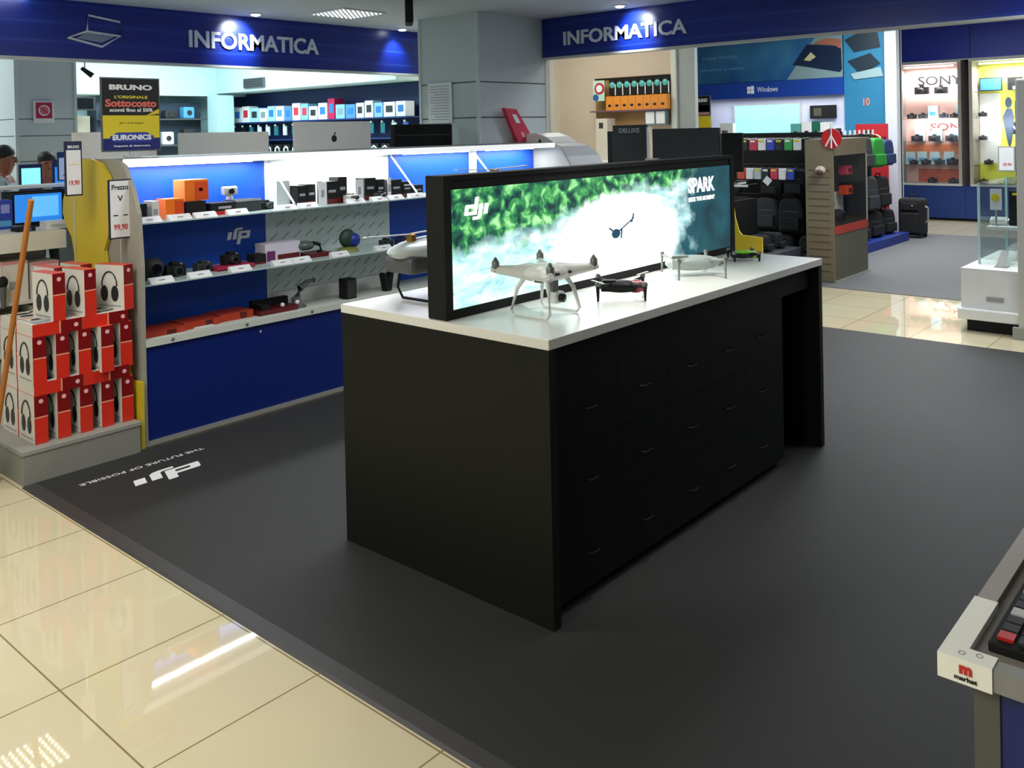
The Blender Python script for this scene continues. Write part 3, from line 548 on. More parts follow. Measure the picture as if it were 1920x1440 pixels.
# ledge
for (x0, x1, y0, y1, h, l) in ((2.34, 2.62, 4.80, 5.0, .035, 'long flat orange-red box at the left of the bottom ledge'), (2.63, 2.86, 4.84, 5.0, .04, 'second flat orange-red box on the bottom ledge'), (2.87, 3.10, 4.86, 5.02, .045, 'third flat orange-red box beside the black case')):
    boxy('flat_box', l, 'box', x0, x1, y0, y1, B, B + h, mat('box_brick_red', '#b4391c', .5), [('dark_label', .6, .8, .1, .9, DRED)])
o = MB().box(2.66, 2.78, 4.72, 4.79, B, B + .02).build('white_remote', WHITE, None, bevel=.006); tag(o, 'small white remote in front of the orange-red boxes', 'remote')
t = thing('tool_case', 'open black case with a red tray and two white knobs on the bottom ledge', 'case', (3.28, 4.88, B)); MB().box(3.12, 3.40, 4.82, 4.97, B, B + .03).build('tray', DRED, t); MB().box(3.14, 3.40, 4.93, 4.97, B + .03, B + .075).box(3.14, 3.2, 4.83, 4.93, B + .03, B + .06).build('black_body', BLACKM, t)
for x in (3.29, 3.40): MB().ball((x, 4.83, B + .045), .014).build('knob', WHITE, t)
t = thing('gimbal_stabiliser', 'curved grey camera gimbal standing on the bottom ledge', 'gimbal', (3.47, 4.88, B)); MB().tube([(3.44, 4.88, B + .0), (3.43, 4.88, B + .06), (3.46, 4.88, B + .12), (3.52, 4.88, B + .155), (3.56, 4.88, B + .158)], [.035, .032, .025, .016, .010], 12).build('curved_body', mat('gimbal_grey', '#6d6f72', .4), t)
MB().lathe([(.05, 0), (.045, .008)], (3.45, 4.88, B), 16).build('foot', DGREY, t); MB().ball((3.565, 4.88, B + .157), .016).build('head', DGREY, t)
t = thing('box_speaker', 'black upright box speaker on the bottom ledge', 'speaker', (3.83, 4.86, B)); MB().box(3.785, 3.875, 4.82, 4.90, B, B + .135).build('cabinet', BLACKM, t, bevel=.004); MB().box(3.795, 3.865, 4.817, 4.82, B + .01, B + .125).build('grille', CHAR, t)
t = thing('phone_holder', 'black V-shaped holder at the island end of the ledge', 'holder', (4.18, 4.86, B)); MB().prism([(4.155, B), (4.20, B), (4.225, B + .125), (4.205, B + .13), (4.18, B + .09), (4.145, B + .13), (4.13, B + .12)], 'y', 4.84, 4.89).build('cradle', BLACKM, t); MB().lathe([(.035, 0), (.03, .006)], (4.178, 4.865, B), 14).build('foot', CHAR, t)
o = MB().box(3.40, 4.44, 5.04, 5.095, B, B + .085).build('white_board', WHITE, None); tag(o, 'low white strip board at the back of the bottom ledge', 'board')

# ---------------------------------------------------------------- headphone cartons stacked on a grey plinth
pl = thing('display_plinth', 'low grey plinth carrying the red and white headphone cartons', 'plinth', (1.95, 4.86, 0))
MB().box(1.665, 2.245, 4.605, 5.12, .0, .145).build('body', mat('plinth_grey', '#8d8c84', .6), pl, bevel=.003); MB().box(1.66, 2.25, 4.60, 5.125, .145, .168).build('top_edge', mat('plinth_edge', '#9b9a92', .5), pl, bevel=.003)
def headphone_box():
    t = thing('headphone_carton', 'x', 'box', (0, 0, 0)); w, d, h = .062, .198, .236
    MB().box(-w / 2, w / 2, -d / 2, d / 2, 0, h).build('carton', mat('carton_white', '#dfdbd2', .45), t, True, bevel=.001)
    s = MB().box(-w / 2 - .0005, w / 2 + .0005, -d / 2 - .0015, -d / 2, .0, h).build('red_spine', mat('spine_red', '#d8301f', .35), t, True)
    MB().box(-w / 2, w / 2, -d / 2 - .0022, -d / 2 - .0015, h * .55, h).build('dark_top', mat('spine_dark_red', '#7d0f10', .35), s, True)
    MB().box(-w / 2, w / 2, -d / 2 - .003, -d / 2 - .0022, h * .535, h * .565).build('pale_wave', mat('spine_pale', '#f09a80', .4), s, True)
    MB().lathe([(.011, 0), (.011, -.001)], (0, -d / 2 - .0024, h * .88), 12, 'y').build('badge', mat('spine_badge', '#f3b9bb', .4), s, True)
    MB().box(-w / 2 - .0008, w / 2 + .0008, -d / 2, d / 2, h, h + .0012).build('red_flap', mat('flap_red', '#e0503f', .4), t, True)
    for sx in (-1, 1):
        x = sx * (w / 2 + .001); mb = MB()
        mb.tube([(x, .052 * math.cos(a) * 1.0, .125 + .075 * math.sin(a)) for a in [math.pi * k / 10 for k in range(11)]], .0045, 5)
        mb.ball((x, -.036, .085), (.0012, .026, .043), 14, 8).ball((x, .036, .085), (.0012, .026, .043), 14, 8); mb.build('headphone_picture', mat('print_charcoal', '#26272a', .5), t, True)
        MB().box(x - .0005, x + .0005, -.075, .075, .018, .024).build('printed_line', GPRINT, t, True)
    return t
hp = headphone_box(); hp_used = False
def put_hp(x, y, z, rz, label, group, flat=False):
    global hp_used
    if not hp_used:
        hp.location = (x, y, z); hp.rotation_euler = (0, 0, rz); hp['label'] = label; hp['group'] = group; o = hp; hp_used = True
    else: o = dup(hp, (x, y, z), rz, label, group)
    if flat: o.rotation_euler = (0, math.pi / 2, rz)
    return o
X5 = [1.775, 1.884, 1.993, 2.102, 2.208]
for li, (z, nm) in enumerate(((.169, 'bottom'), (.457, 'middle'))):
    for k, x in enumerate(X5):
        if li == 1 and k == 3:
            put_hp(2.095, 4.73, z, .0, f'{ORD[k]} upright headphone carton from the left in the middle layer, front row', 'upright headphone cartons')
            continue
        put_hp(x, 4.76, z, 0, f'{ORD[k]} upright headphone carton from the left in the {nm} layer, front row', 'upright headphone cartons')
    for k, x in enumerate(X5): put_hp(x, 4.97, z, 0, f'{ORD[k]} upright headphone carton from the left in the {nm} layer, back row', 'upright headphone cartons')
for z, nm in ((.4355, 'on the bottom layer'), (.7235, 'on the middle layer')):
    for x, s in ((1.745, 'left'), (1.985, 'right')):
        for yy, r in ((4.76, 'front'), (4.97, 'back')): put_hp(x, yy, z, 0, f'headphone carton lying flat {nm}, {s} {r} one', 'flat headphone cartons', True)
put_hp(1.865, 4.76, .754, .10, 'upright headphone carton on top of the stack, left one of three turned to the aisle', 'top headphone cartons')
put_hp(2.015, 4.76, .754, .14, 'upright headphone carton on top of the stack, middle one of three', 'top headphone cartons')
put_hp(2.195, 4.755, .754, .34, 'upright headphone carton on top of the stack, right one by the yellow board', 'top headphone cartons')
put_hp(1.955, 4.97, .754, .12, 'headphone carton standing behind the middle top carton', 'top headphone cartons')
put_hp(2.09, 4.97, .754, .12, 'headphone carton standing behind the right top carton', 'top headphone cartons')
o = MB().rbox((1.80, 4.70, .7545 + .006), (.07, .045, .009), rz=.2).build('price_ticket', mat('ticket_grey', '#a9adb4', .4), None); tag(o, 'small grey ticket lying on top of the headphone stack', 'price card')
# tall price signs
def price_sign(label, x0, x1, y, z0, z1, zb, header, texts, hdr=.16):
    t = thing('price_sign', label, 'sign', ((x0 + x1) / 2, y, zb)); cx = (x0 + x1) / 2
    MB().box(x0, x1, y - .004, y + .008, z0, z1).build('frame', mat('sign_frame_navy', '#20243a', .4), t, bevel=.002)
    b = .008; MB().box(x0 + b, x1 - b, y - .0055, y - .004, z0 + b, z1 - (z1 - z0) * hdr if header else z1 - b).build('paper', PAPER, t)
    if header: MB().box(x0 + b, x1 - b, y - .0055, y - .004, z1 - (z1 - z0) * hdr + .003, z1 - b).build('header', header, t)
    for s, zz, w, h, m in texts: text(s, (cx, y - .0056, zz), w, h, m, t, name='print', bold=.02)
    MB().tube([(cx, y + .002, zb), (cx, y + .002, z0)], .004, 6).build('rod', SILV, t); MB().lathe([(.03, 0), (.03, .004)], (cx, y + .002, zb), 14).build('foot', SILV, t)
price_sign('tall price sign with white top picture in front of the yellow board', 2.178, 2.302, 4.79 - .03, 1.12, 1.437, .755 + .0, None, [('Prezzo', 1.395, .09, .028, PRINT), ('V', 1.335, .03, .03, PRINT), ('- -', 1.245, .08, .006, PRINT), ('99,90', 1.18, .075, .036, PRINTR)])
price_sign('taller narrow price sign with navy header left of the yellow board', 2.058, 2.150, 5.0, 1.35, 1.645, .755, mat('header_navy', '#28304e', .4), [('BRUNO', 1.615, .06, .016, WPRINT), ('....', 1.52, .05, .006, YPRINT), ('19,90', 1.42, .055, .03, PRINTR)])

# broom leaning by the headphone stack, and a round tub
br = thing('broom', 'wooden broom handle leaning in front of the headphone stack', 'broom', (1.60, 4.74, 0))
MB().tube([(1.60, 4.245, 1.39), (1.575, 4.76, .06)], .0125, 10).build('handle', WOOD, br); MB().rbox((1.54, 4.78, .050), (.16, .05, .025), rz=.3).build('head', CHAR, br); MB().rbox((1.54, 4.78, .020), (.15, .045, .038), rz=.3).build('bristles', CHAR, br)
o = thing('floor_tub', 'low dark round tub with a pale green lid at the left edge', 'tub', (1.53, 4.98, 0)); MB().lathe([(.10, .0), (.115, .02), (.115, .05)], (1.53, 4.98, 0), 24).build('tub', mat('tub_dark_teal', '#1c3338', .4), o); MB().lathe([(.117, .05), (.11, .075), (.07, .09), (.0, .092)], (1.53, 4.98, 0), 24).build('lid', mat('tub_lid_green', '#7fa59a', .35), o)

# ---------------------------------------------------------------- poster, computers and counter behind the shelf unit
po = thing('promo_poster', 'black and yellow BRUNO poster on a clear stand on top of the drone shelves', 'poster', (2.53, 5.2, 1.543))
MB().box(2.352, 2.708, 5.2, 5.212, 1.578, 2.012).build('frame', mat('poster_frame', '#5b6068', .4), po)
MB().box(2.36, 2.70, 5.1975, 5.2, 1.79, 2.004).build('black_field', PRINT, po); MB().box(2.36, 2.70, 5.1975, 5.2, 1.656, 1.79).build('yellow_field', YPRINT, po); MB().box(2.36, 2.70, 5.1975, 5.2, 1.588, 1.656).build('navy_field', mat('poster_navy', '#16206e', .4), po)
MB().prism([(2.62, 1.79), (2.70, 1.80), (2.70, 1.83)], 'y', 5.1965, 5.1975).build('speech_tail', YPRINT, po)
text('BRUNO', (2.53, 5.197, 1.955), .26, .032, WPRINT, po, name='title', bold=.05); text('L\'ORIGINALE', (2.53, 5.197, 1.898), .20, .018, YPRINT, po, name='small_title', bold=.03)
text('Sottocosto', (2.53, 5.197, 1.862), .31, .045, mat('poster_coral', '#e86a5a', .4), po, name='red_title', bold=.04); text('sconti fino al 50%', (2.53, 5.197, 1.822), .26, .022, WPRINT, po, name='subtitle', bold=.03)
text('dal 1 al 30 giugno', (2.53, 5.197, 1.745), .15, .012, PRINT, po, name='date_line')
MB().prism([(2.40 + .02, 1.632), (2.64, 1.632), (2.665, 1.665), (2.62, 1.69), (2.44, 1.69), (2.395, 1.665)], 'y', 5.196, 5.1975).build('logo_plate', mat('poster_logo_blue', '#2d3fa0', .4), po)
text('EURONICS', (2.53, 5.1958, 1.661), .235, .032, WPRINT, po, name='shop_name', bold=.05); text('l\'esperto di elettronica', (2.53, 5.197, 1.61), .22, .014, WPRINT, po, name='strapline', bold=.03)
MB().box(2.49, 2.57, 5.17, 5.24, 1.543, 1.552).box(2.515, 2.545, 5.2, 5.21, 1.552, 1.578).build('stand', LGREY, po)
ct = thing('raised_counter', 'grey counter behind the drone shelves carrying the computers', 'counter', (4.0, 5.8, 0)); MB().box(2.47, 5.70, 5.46, 6.12, 0.0, 1.17).build('body', DGREY, ct); MB().box(2.45, 5.72, 5.44, 6.14, 1.17, 1.20).build('worktop', LGREY, ct)
def all_in_one(label, x0, x1, y, ztop, m, logo=False, zb=1.2):
    t = thing('desktop_computer', label, 'computer', ((x0 + x1) / 2, y, zb)); cx = (x0 + x1) / 2
    MB().box(x0, x1, y, y + .02, zb + .12, ztop).build('back_cover', m, t, bevel=.008); MB().box(x0 + .01, x1 - .01, y + .02, y + .024, zb + .13, ztop - .01).build('screen', SCR2 if m is not BLACKM else SCR1, t)
    MB().prism([(y - .10, zb), (y - .09, zb + .01), (y - .02, zb + .02), (y - .005, zb + .2), (y + .005, zb + .2), (y + .06, zb)], 'x', cx - .08, cx + .08).build('foot', SILV if m is not BLACKM else BLACKM, t)
    if logo:
        mb = MB().ball((cx, y - .001, ztop - .135), (.026, .001, .028), 14, 8); mb.rbox((cx + .008, y - .001, ztop - .095), (.012, .001, .022), ry=.5); mb.build('logo', CHAR, t)
ALU = mat('computer_aluminium', '#fbf8f0', .35)
all_in_one('silver desktop computer seen from behind, in the middle over the white shelves', 4.09, 4.85, 5.80, 1.755, ALU, True)
all_in_one('silver desktop computer seen from behind, left of the middle one', 3.15, 3.87, 5.80, 1.685, ALU)
all_in_one('silver desktop computer partly hidden by the BRUNO poster', 2.46, 3.02, 5.85, 1.70, ALU)
pr = thing('printer', 'low black printer-like computer with its back to us beside the grey column', 'printer', (5.36, 5.75, 1.2)); MB().box(5.02, 5.70, 5.70, 5.76, 1.30, 1.725).build('body', BLACKM, pr, bevel=.01); MB().box(5.05, 5.68, 5.697, 5.70, 1.63, 1.635).build('seam', DGREY, pr)
MB().box(5.10, 5.16, 5.66, 5.76, 1.2, 1.30).build('foot', LGREY, pr); MB().box(5.52, 5.58, 5.66, 5.76, 1.2, 1.30).build('foot', LGREY, pr)
for i, (x, h, m, l) in enumerate(((3.97, .44, NAVY, 'dark package hanging between the two silver computers'), (4.93, .40, mat('pack_blue', '#1b3f8f', .4), 'blue rounded package right of the middle silver computer'), (4.96, .24, mat('pack_teal2', '#1c6a80', .4), 'teal package behind the blue one'))):
    t = thing('package', l, 'package', (x, 6.05, 1.2)); MB().box(x - .06, x + .06, 6.03, 6.09, 1.2, 1.2 + h).build('bag', m, t, bevel=.015); MB().box(x - .03, x + .03, 6.028, 6.03, 1.2 + h * .55, 1.2 + h * .8).build('label', LBLUE, t)
pk = thing('pink_display_card', 'pink box with a small picture leaning against the grey column', 'box', (6.2, 5.36, 1.543))
m_ = MB(); A = [(5.99, 1.855), (6.15, 1.845), (6.395, 1.553), (6.165, 1.545)]
m_.prism(A, 'y', 5.33, 5.37).build('card', PINK, pk); MB().prism([(6.085, 1.80), (6.14, 1.795), (6.20, 1.72), (6.14, 1.72)], 'y', 5.327, 5.33).build('picture', PAPER, pk); MB().prism([(6.20, 1.64), (6.24, 1.635), (6.27, 1.59), (6.22, 1.59)], 'y', 5.327, 5.33).build('print', mat('pink_pale', '#f0a0b0', .4), pk)
wb = thing('white_carton', 'big white carton with blue sticker at the right end of the drone shelves', 'box', (6.5, 5.1, 0)); MB().prism([(5.02, 1.295), (5.42, 1.295), (5.42, 1.615), (5.22, 1.625), (5.10, 1.59), (5.02, 1.545)], 'x', 6.28, 6.62).build('carton', WHITE, wb)
MB().prism([(5.13, 1.50), (5.17, 1.575), (5.20, 1.53), (5.16, 1.47)], 'x', 6.277, 6.28).build('dark_sticker', CHAR, wb); MB().prism([(5.06, 1.42), (5.12, 1.50), (5.14, 1.47), (5.08, 1.40)], 'x', 6.277, 6.28).build('blue_sticker', LBLUE, wb)
wt = thing('round_end_cap', 'pale grey rounded end section where the drone shelves finish', 'shelf unit', (6.45, 4.9, 0)); MB().prism([(4.70, .006), (4.70, 1.28), (4.76, 1.42), (4.88, 1.505), (5.0, 1.53), (5.0, 1.29), (5.42, 1.29), (5.42, .006)], 'x', 6.14, 6.62).build('curved_body', mat('cap_grey', '#b6babd', .45), wt); MB().box(6.14, 6.62, 4.695, 4.70, 1.24, 1.27).build('white_edge', WHITE, wt)

# ---------------------------------------------------------------- left side: white counter, shelves with boxes, people
lc = thing('white_counter', 'off-white service counter with product boxes below at far left', 'counter', (1.2, 5.8, 0))
MB().box(-.6, 2.262, 5.50, 6.30, 1.02, 1.125).build('worktop', OFFW, lc); MB().box(-.6, 2.255, 5.80, 6.28, 0, 1.02).build('back_body', OFFW, lc); MB().box(-.6, 2.25, 5.51, 5.80, .72, .735).build('shelf', OFFW, lc); MB().box(-.6, 2.25, 5.51, 5.80, .43, .445).build('shelf', OFFW, lc); MB().box(-.6, 2.25, 5.51, 5.80, 0, .12).build('foot_board', OFFW, lc)
for row, (z, h) in enumerate(((.735, .25), (.445, .25), (.12, .28))):
    for k in range(6):
        x = 1.22 + k * .172; hh = h - .02 * ((k * 7 + row) % 3)
        l = f'white box with pink top, {ORD[5 - k]} from right, {("upper", "middle", "lower")[row]} shelf under white counter'
        boxy('product_box', l, 'box', x, x + .155, 5.55, 5.72, z, z + hh, mat('box_ivory', '#ded8d0', .5), [('pink_top', 0, 1, .93, 1, mat('box_pink_edge', '#d98a8f', .5)), ('grey_print', .35, .6, .3, .5, GPRINT)], group='product boxes under the white counter')
mt = thing('microphone', 'black microphone-shaped package hanging by the broom handle', 'package', (1.90, 5.46, 1.0)); MB().tube([(1.90, 5.48, .98), (1.90, 5.48, .90)], .003).build('hook', SILV, mt); MB().ball((1.90, 5.47, .865), (.028, .02, .035)).build('head', BLACKM, mt); MB().tube([(1.90, 5.47, .84), (1.90, 5.47, .72)], [.02, .013]).build('grip', DGREY, mt)
mo = thing('monitor', 'bright blue lit screen on the white counter behind the broom', 'monitor', (2.2, 5.88, 1.125)); MB().box(2.11, 2.405, 5.88, 5.905, 1.145, 1.335).build('housing', BLACKM, mo, bevel=.004)
sc = MB().box(2.12, 2.395, 5.877, 5.88, 1.155, 1.325).build('screen', SCR2, mo); MB().box(2.22, 2.375, 5.875, 5.877, 1.185, 1.31).build('light_window', mat('screen_sky', '#63b8f5', .4, emit=.8), sc); MB().box(2.20, 2.30, 5.86, 5.94, 1.125, 1.145).build('foot', BLACKM, mo)
boxy('product_box', 'blue and lilac box left of the lit blue screen', 'box', 2.02, 2.10, 5.86, 5.95, 1.125, 1.30, mat('box_royal', '#2f48b4', .4), [('lilac_print', .2, .8, .55, .85, mat('lilac', '#9aa0e0', .4)), ('cyan_print', .1, .9, .1, .3, LBLUE)])
boxy('product_box', 'white box with round lid in front of the lit blue screen', 'box', 2.20, 2.33, 5.62, 5.72, 1.125, 1.17, WHITE, [('grey_front', .2, .9, .2, .6, LGREY)])
boxy('product_box', 'dark box lying at the edge of the white counter', 'box', 2.03, 2.13, 5.60, 5.70, 1.125, 1.15, BLACKM, [('blue_label', .3, .8, .2, .8, BBLUE)])
rs = thing('riser_shelf', 'white riser shelf behind the lit blue screen', 'shelf', (2.3, 6.2, 1.125)); MB().box(1.6, 2.60, 6.05, 6.28, 1.352, 1.368).build('board', WHITE, rs)
for x in (1.62, 2.56): MB().box(x, x + .02, 6.06, 6.27, 1.125, 1.352).build('leg', DGREY, rs)
boxy('printer', 'black printer under the white riser shelf', 'printer', 2.18, 2.52, 6.08, 6.26, 1.125, 1.33, BLACKM, [('red_lights', .3, .7, .6, .66, DRED)])
price_sign('white price card with navy header standing on the riser shelf', 2.50 - .01, 2.64 - .01, 6.16, 1.385, 1.575, 1.368, mat('header_navy', '#28304e', .4), [('....', 1.50, .06, .01, YPRINT), ('499,', 1.42, .08, .03, PRINTR)], .2)
# small screens further back
ds = thing('display_table', 'dark table with small lit screens far back at left', 'table', (2.9, 7.55, 0)); MB().box(2.45, 3.5, 7.38, 7.72, 1.12, 1.16).build('tabletop', NAVY, ds)
for x in (2.48, 3.43): MB().box(x, x + .04, 7.40, 7.70, 0, 1.12).build('leg', DGREY, ds)
for i, (x, m, l) in enumerate(((2.83, SCR1, 'small cyan lit screen between the two people at far left'), (3.08, SCR2, 'small dark blue screen behind the white price card'), (3.34, SCR2, 'small bright blue screen beside the narrow price sign'))):
    t = thing('monitor', l, 'monitor', (x, 7.5, 1.16)); hh = 1.50 if i else 1.47
    MB().box(x - .085, x + .085, 7.5, 7.52, 1.20, hh).build('housing', NAVY, t); MB().box(x - .07, x + .07, 7.497, 7.5, 1.30, 1.44).build('screen', m, t); MB().box(x - .05, x + .05, 7.46, 7.56, 1.16, 1.20).build('foot', DGREY, t)

def person(label, loc, rz, h, chest, shirt, hair_long=False, holding=None):
    t = thing('person', label, 'person', loc, rz); k = h / 1.70
    V = {'pel': (0, 0, .92), 'wst': (0, -.01, 1.05), 'chs': (0, -.03, 1.25), 'nkb': (0, -.05, 1.42), 'nck': (0, -.07, 1.47), 'hd0': (0, -.085, 1.535), 'hd1': (0, -.092, 1.60), 'hd2': (0, -.085, 1.665),
         'sl': (-.17, -.04, 1.38), 'el': (-.24, -.10, 1.12), 'wl': (-.16, -.32, 1.08), 'sr': (.17, -.04, 1.38), 'er': (.24, -.10, 1.12), 'wr': (.14, -.32, 1.06),
         'hl': (-.09, 0, .88), 'kl': (-.10, -.02, .48), 'al': (-.11, .02, .08), 'tl': (-.12, -.12, .03), 'hr': (.09, 0, .88), 'kr': (.10, -.03, .48), 'ar': (.11, .01, .08), 'tr': (.12, -.13, .03)}
    Rr = {'pel': .13, 'wst': .12, 'chs': .14, 'nkb': .07, 'nck': .048, 'hd0': .066, 'hd1': .080, 'hd2': .062, 'sl': .062, 'el': .045, 'wl': .028, 'sr': .062, 'er': .045, 'wr': .028, 'hl': .09, 'kl': .058, 'al': .04, 'tl': .035, 'hr': .09, 'kr': .058, 'ar': .04, 'tr': .035}
    E_ = [('pel', 'wst'), ('wst', 'chs'), ('chs', 'nkb'), ('nkb', 'nck'), ('nck', 'hd0'), ('hd0', 'hd1'), ('hd1', 'hd2'), ('nkb', 'sl'), ('sl', 'el'), ('el', 'wl'), ('nkb', 'sr'), ('sr', 'er'), ('er', 'wr'), ('pel', 'hl'), ('hl', 'kl'), ('kl', 'al'), ('al', 'tl'), ('pel', 'hr'), ('hr', 'kr'), ('kr', 'ar'), ('ar', 'tr')]
    def skin(name, keys, m, grow=1.0, lo=None):
        me = bpy.data.meshes.new(name); ks = [q for q in V if q in keys]; ix = {q: i for i, q in enumerate(ks)}
        me.from_pydata([tuple(c * k for c in V[q]) for q in ks], [(ix[a], ix[b]) for a, b in E_ if a in ix and b in ix], []); me.update()
        o = bpy.data.objects.new(name, me); COL.objects.link(o); o.parent = t; md = o.modifiers.new('skin', 'SKIN')
        for q, v in zip(ks, me.skin_vertices[0].data): v.radius = (Rr[q] * k * grow,) * 2; v.use_root = (q in ('pel', 'chs') and (q == 'pel' or 'pel' not in ks))
        sb = o.modifiers.new('sub', 'SUBSURF'); sb.levels = sb.render_levels = 2; me.materials.append(m); return o
    skin('body', set(V), SKIN)
    skin('shirt', {'pel', 'wst', 'chs', 'nkb', 'sl', 'el', 'sr', 'er'}, shirt, 1.13); skin('trousers', {'pel', 'hl', 'kl', 'al', 'hr', 'kr', 'ar'}, TROUS, 1.14)
    hb = MB().ball((0, -.066 * k, 1.655 * k), (.086 * k, .088 * k, .075 * k), 16, 10)
    if hair_long: hb.ball((0, -.03 * k, 1.56 * k), (.085 * k, .06 * k, .12 * k), 14, 8)
    hb.build('hair', HAIR, t, True)
    f = MB().ball((0, -.165 * k, 1.585 * k), (.012 * k, .018 * k, .02 * k), 8, 6).build('nose', SKIN, t, True)
    for sx in (-1, 1):
        MB().ball((sx * .03 * k, -.155 * k, 1.61 * k), .009 * k, 8, 6).build('eye', PRINT, t, True); MB().ball((sx * .077 * k, -.085 * k, 1.59 * k), (.008 * k, .016 * k, .026 * k), 8, 6).build('ear', SKIN, t, True)
        hx = V['wl' if sx < 0 else 'wr']; hm = MB().ball((hx[0] * k, (hx[1] - .045) * k, hx[2] * k), (.035 * k, .045 * k, .016 * k), 10, 6)
        for q in range(4): hm.tube([((hx[0] - .026 + q * .017) * k, (hx[1] - .075) * k, hx[2] * k), ((hx[0] - .026 + q * .017) * k, (hx[1] - .115 - .008 * (q in (1, 2))) * k, (hx[2] - .004) * k), ((hx[0] - .026 + q * .017) * k, (hx[1] - .135) * k, (hx[2] - .022) * k)], .008 * k, 6)
        hm.tube([((hx[0] - sx * .03) * k, (hx[1] - .03) * k, hx[2] * k), ((hx[0] - sx * .05) * k, (hx[1] - .07) * k, (hx[2] + .005) * k)], .009 * k, 6); hm.build('hand', SKIN, t, True)
    MB().ball((0, -.152 * k, 1.548 * k), (.022 * k, .006 * k, .006 * k), 8, 6).build('mouth', mat('lips', '#7a3a34', .5), t, True)
    return t
p1 = person('man in a pale grey shirt and dark trousers at the left edge', (2.80, 8.14, 0), .9, 1.60, 0, SHIRT)
bd = MB().box(.03, .09, -.16, -.155, 1.16, 1.22).build('name_badge', PAPER, p1, True)
o = thing('pink_folder', 'pink folder held by the man in the pale grey shirt', 'folder', (3.08, 7.92, 1.03)); MB().rbox((3.08, 7.92, 1.055), (.26, .2, .02), rz=.75).build('cover', mat('folder_pink', '#d0559a', .5), o)
p2 = person('dark-haired person leaning behind the white price card', (3.42, 8.74, 0), -.1, 1.53, 0, mat('beige_top', '#a59a88', .8), True)

# ---------------------------------------------------------------- back wall shelving with boxes (left background)
bs = thing('wall_shelving', 'long navy wall shelving filled with white and blue boxes, left background', 'shelf unit', (8.1, 11, 0))
MB().box(8.22, 8.30, 8.75, 13.4, 0, 2.33).build('back_board', NAVY, bs)
for z in (1.875, 1.60, 1.30, 1.0): MB().box(7.92, 8.22, 8.75, 13.35, z - .02, z).build('shelf', mat('shelf_navy', '#142a63', .4), bs)
cols = ['#dfe7ea', '#9fd0e6', '#e8ecec', '#4f86c6', '#c9dbe4', '#e2e8e6', '#7fb6d9', '#d6dde2']
yy = 8.82; i = 0
while yy < 13.1:
    w = R.uniform(.15, .24); h = R.uniform(.19, .26); c = R.choice(cols)
    if i == 7: c = '#b3154a'; w = .15; h = .29
    if i == 13: c = '#e8ecec'
    t = thing('boxed_product', f'{ORD[i] if i < 20 else "last"} box from the column along the top row of the left wall shelving', 'box', (8.02, yy + w / 2, 1.875), 0, 'boxes on the top row of the wall shelving')
    MB().box(7.96, 8.12, yy, yy + w, 1.875, 1.875 + h).build('carton', mat('bx_' + c[1:], c, .4), t); q = R.choice(['#2b6fb5', '#7a8a92', '#c03040', '#3a8f86', '#26282c', '#4c8fd0'])
    MB().box(7.957, 7.96, yy + w * .2, yy + w * .8, 1.875 + h * .3, 1.875 + h * .75).build('printed_picture', mat('bp_' + q[1:], q, .4), t); yy += w + .025; i += 1
yy = 8.85; i = 0
while yy < 13.2 and i < 20:
    w = R.uniform(.07, .1); c = R.choice(['#2a5fa8', '#101828', '#c9d6e2', '#17636f', '#0c1430'])
    t = thing('hanging_pack', f'{ORD[i]} small hanging pack from the column below the top row of the wall shelving', 'package', (7.99, yy, 1.78), 0, 'small packs hanging below the top row')
    MB().box(7.98, 8.0, yy - w / 2, yy + w / 2, 1.66, 1.80).build('card', mat('hp_' + c[1:], c, .4), t); MB().ball((7.972, yy, 1.815), .018, 8, 6).build('white_tab', WHITE, t); yy += .225; i += 1
yy = 9.0; i = 0
while yy < 13.3 and i < 20:
    t = thing('headphone_pack', f'{ORD[i]} dark pack with white stripes from the column on the lower wall shelf', 'package', (7.99, yy, 1.60), 0, 'striped dark packs on the lower wall shelf')
    s_ = (1.385, .20) ; MB().box(7.95, 8.05, yy - .09, yy + .09, 1.30, 1.52).build('card', BLACKM, t); MB().tube([(7.945, yy - .06, 1.36), (7.945, yy - .05, 1.46), (7.945, yy, 1.49), (7.945, yy + .05, 1.46), (7.945, yy + .06, 1.36)], .012, 6).build('white_band', WHITE, t); yy += .225; i += 1
bw = thing('wall_cabinet', 'dark cabinet of white appliances against the far left back wall', 'shelf unit', (6.6, 13.3, 0)); MB().box(5.9, 7.55, 13.2, 13.5, .0, 2.2).build('back_board', mat('cabinet_slate', '#3b4757', .5), bw)
for z in (1.55, 1.95): MB().box(5.9, 7.55, 12.98, 13.2, z - .02, z).build('shelf', DGREY, bw)
for i, (x, z, h, m) in enumerate(((6.05, 1.95, .18, WHITE), (6.35, 1.95, .12, BLACKM), (6.65, 1.95, .2, WHITE), (6.95, 1.95, .13, CHAR), (7.25, 1.95, .18, LBLUE), (6.1, 1.55, .22, CHAR), (6.5, 1.55, .25, LBLUE), (6.9, 1.55, .2, WHITE), (7.25, 1.55, .24, CHAR))):
    t = thing('small_appliance', f'{ORD[i]} small appliance in the far slate cabinet, counted from top left', 'appliance', (x, 13.08, z), 0, 'appliances in the far slate cabinet'); MB().box(x - .09, x + .09, 13.0, 13.15, z, z + h).build('body', m, t, bevel=.02); MB().lathe([(.04, 0), (.04, -.01)], (x, 13.0, z + h * .5), 12, 'y').build('dial', CHAR, t)
o = MB().box(7.50, 7.78, 12.6, 12.9, 0, 2.3).build('white_post', CYANW, None); tag(o, 'pale post in front of the inner corner of the left background', 'post')
o = thing('wall_television', 'dark television hanging below the soffit left of the BRUNO poster', 'television', (5.3, 12.9, 2.1)); MB().box(5.22, 5.75, 12.88, 12.93, 2.07, 2.26).build('housing', CHAR, o); MB().box(5.25, 5.72, 12.875, 12.88, 2.09, 2.24).build('screen', LENS, o)
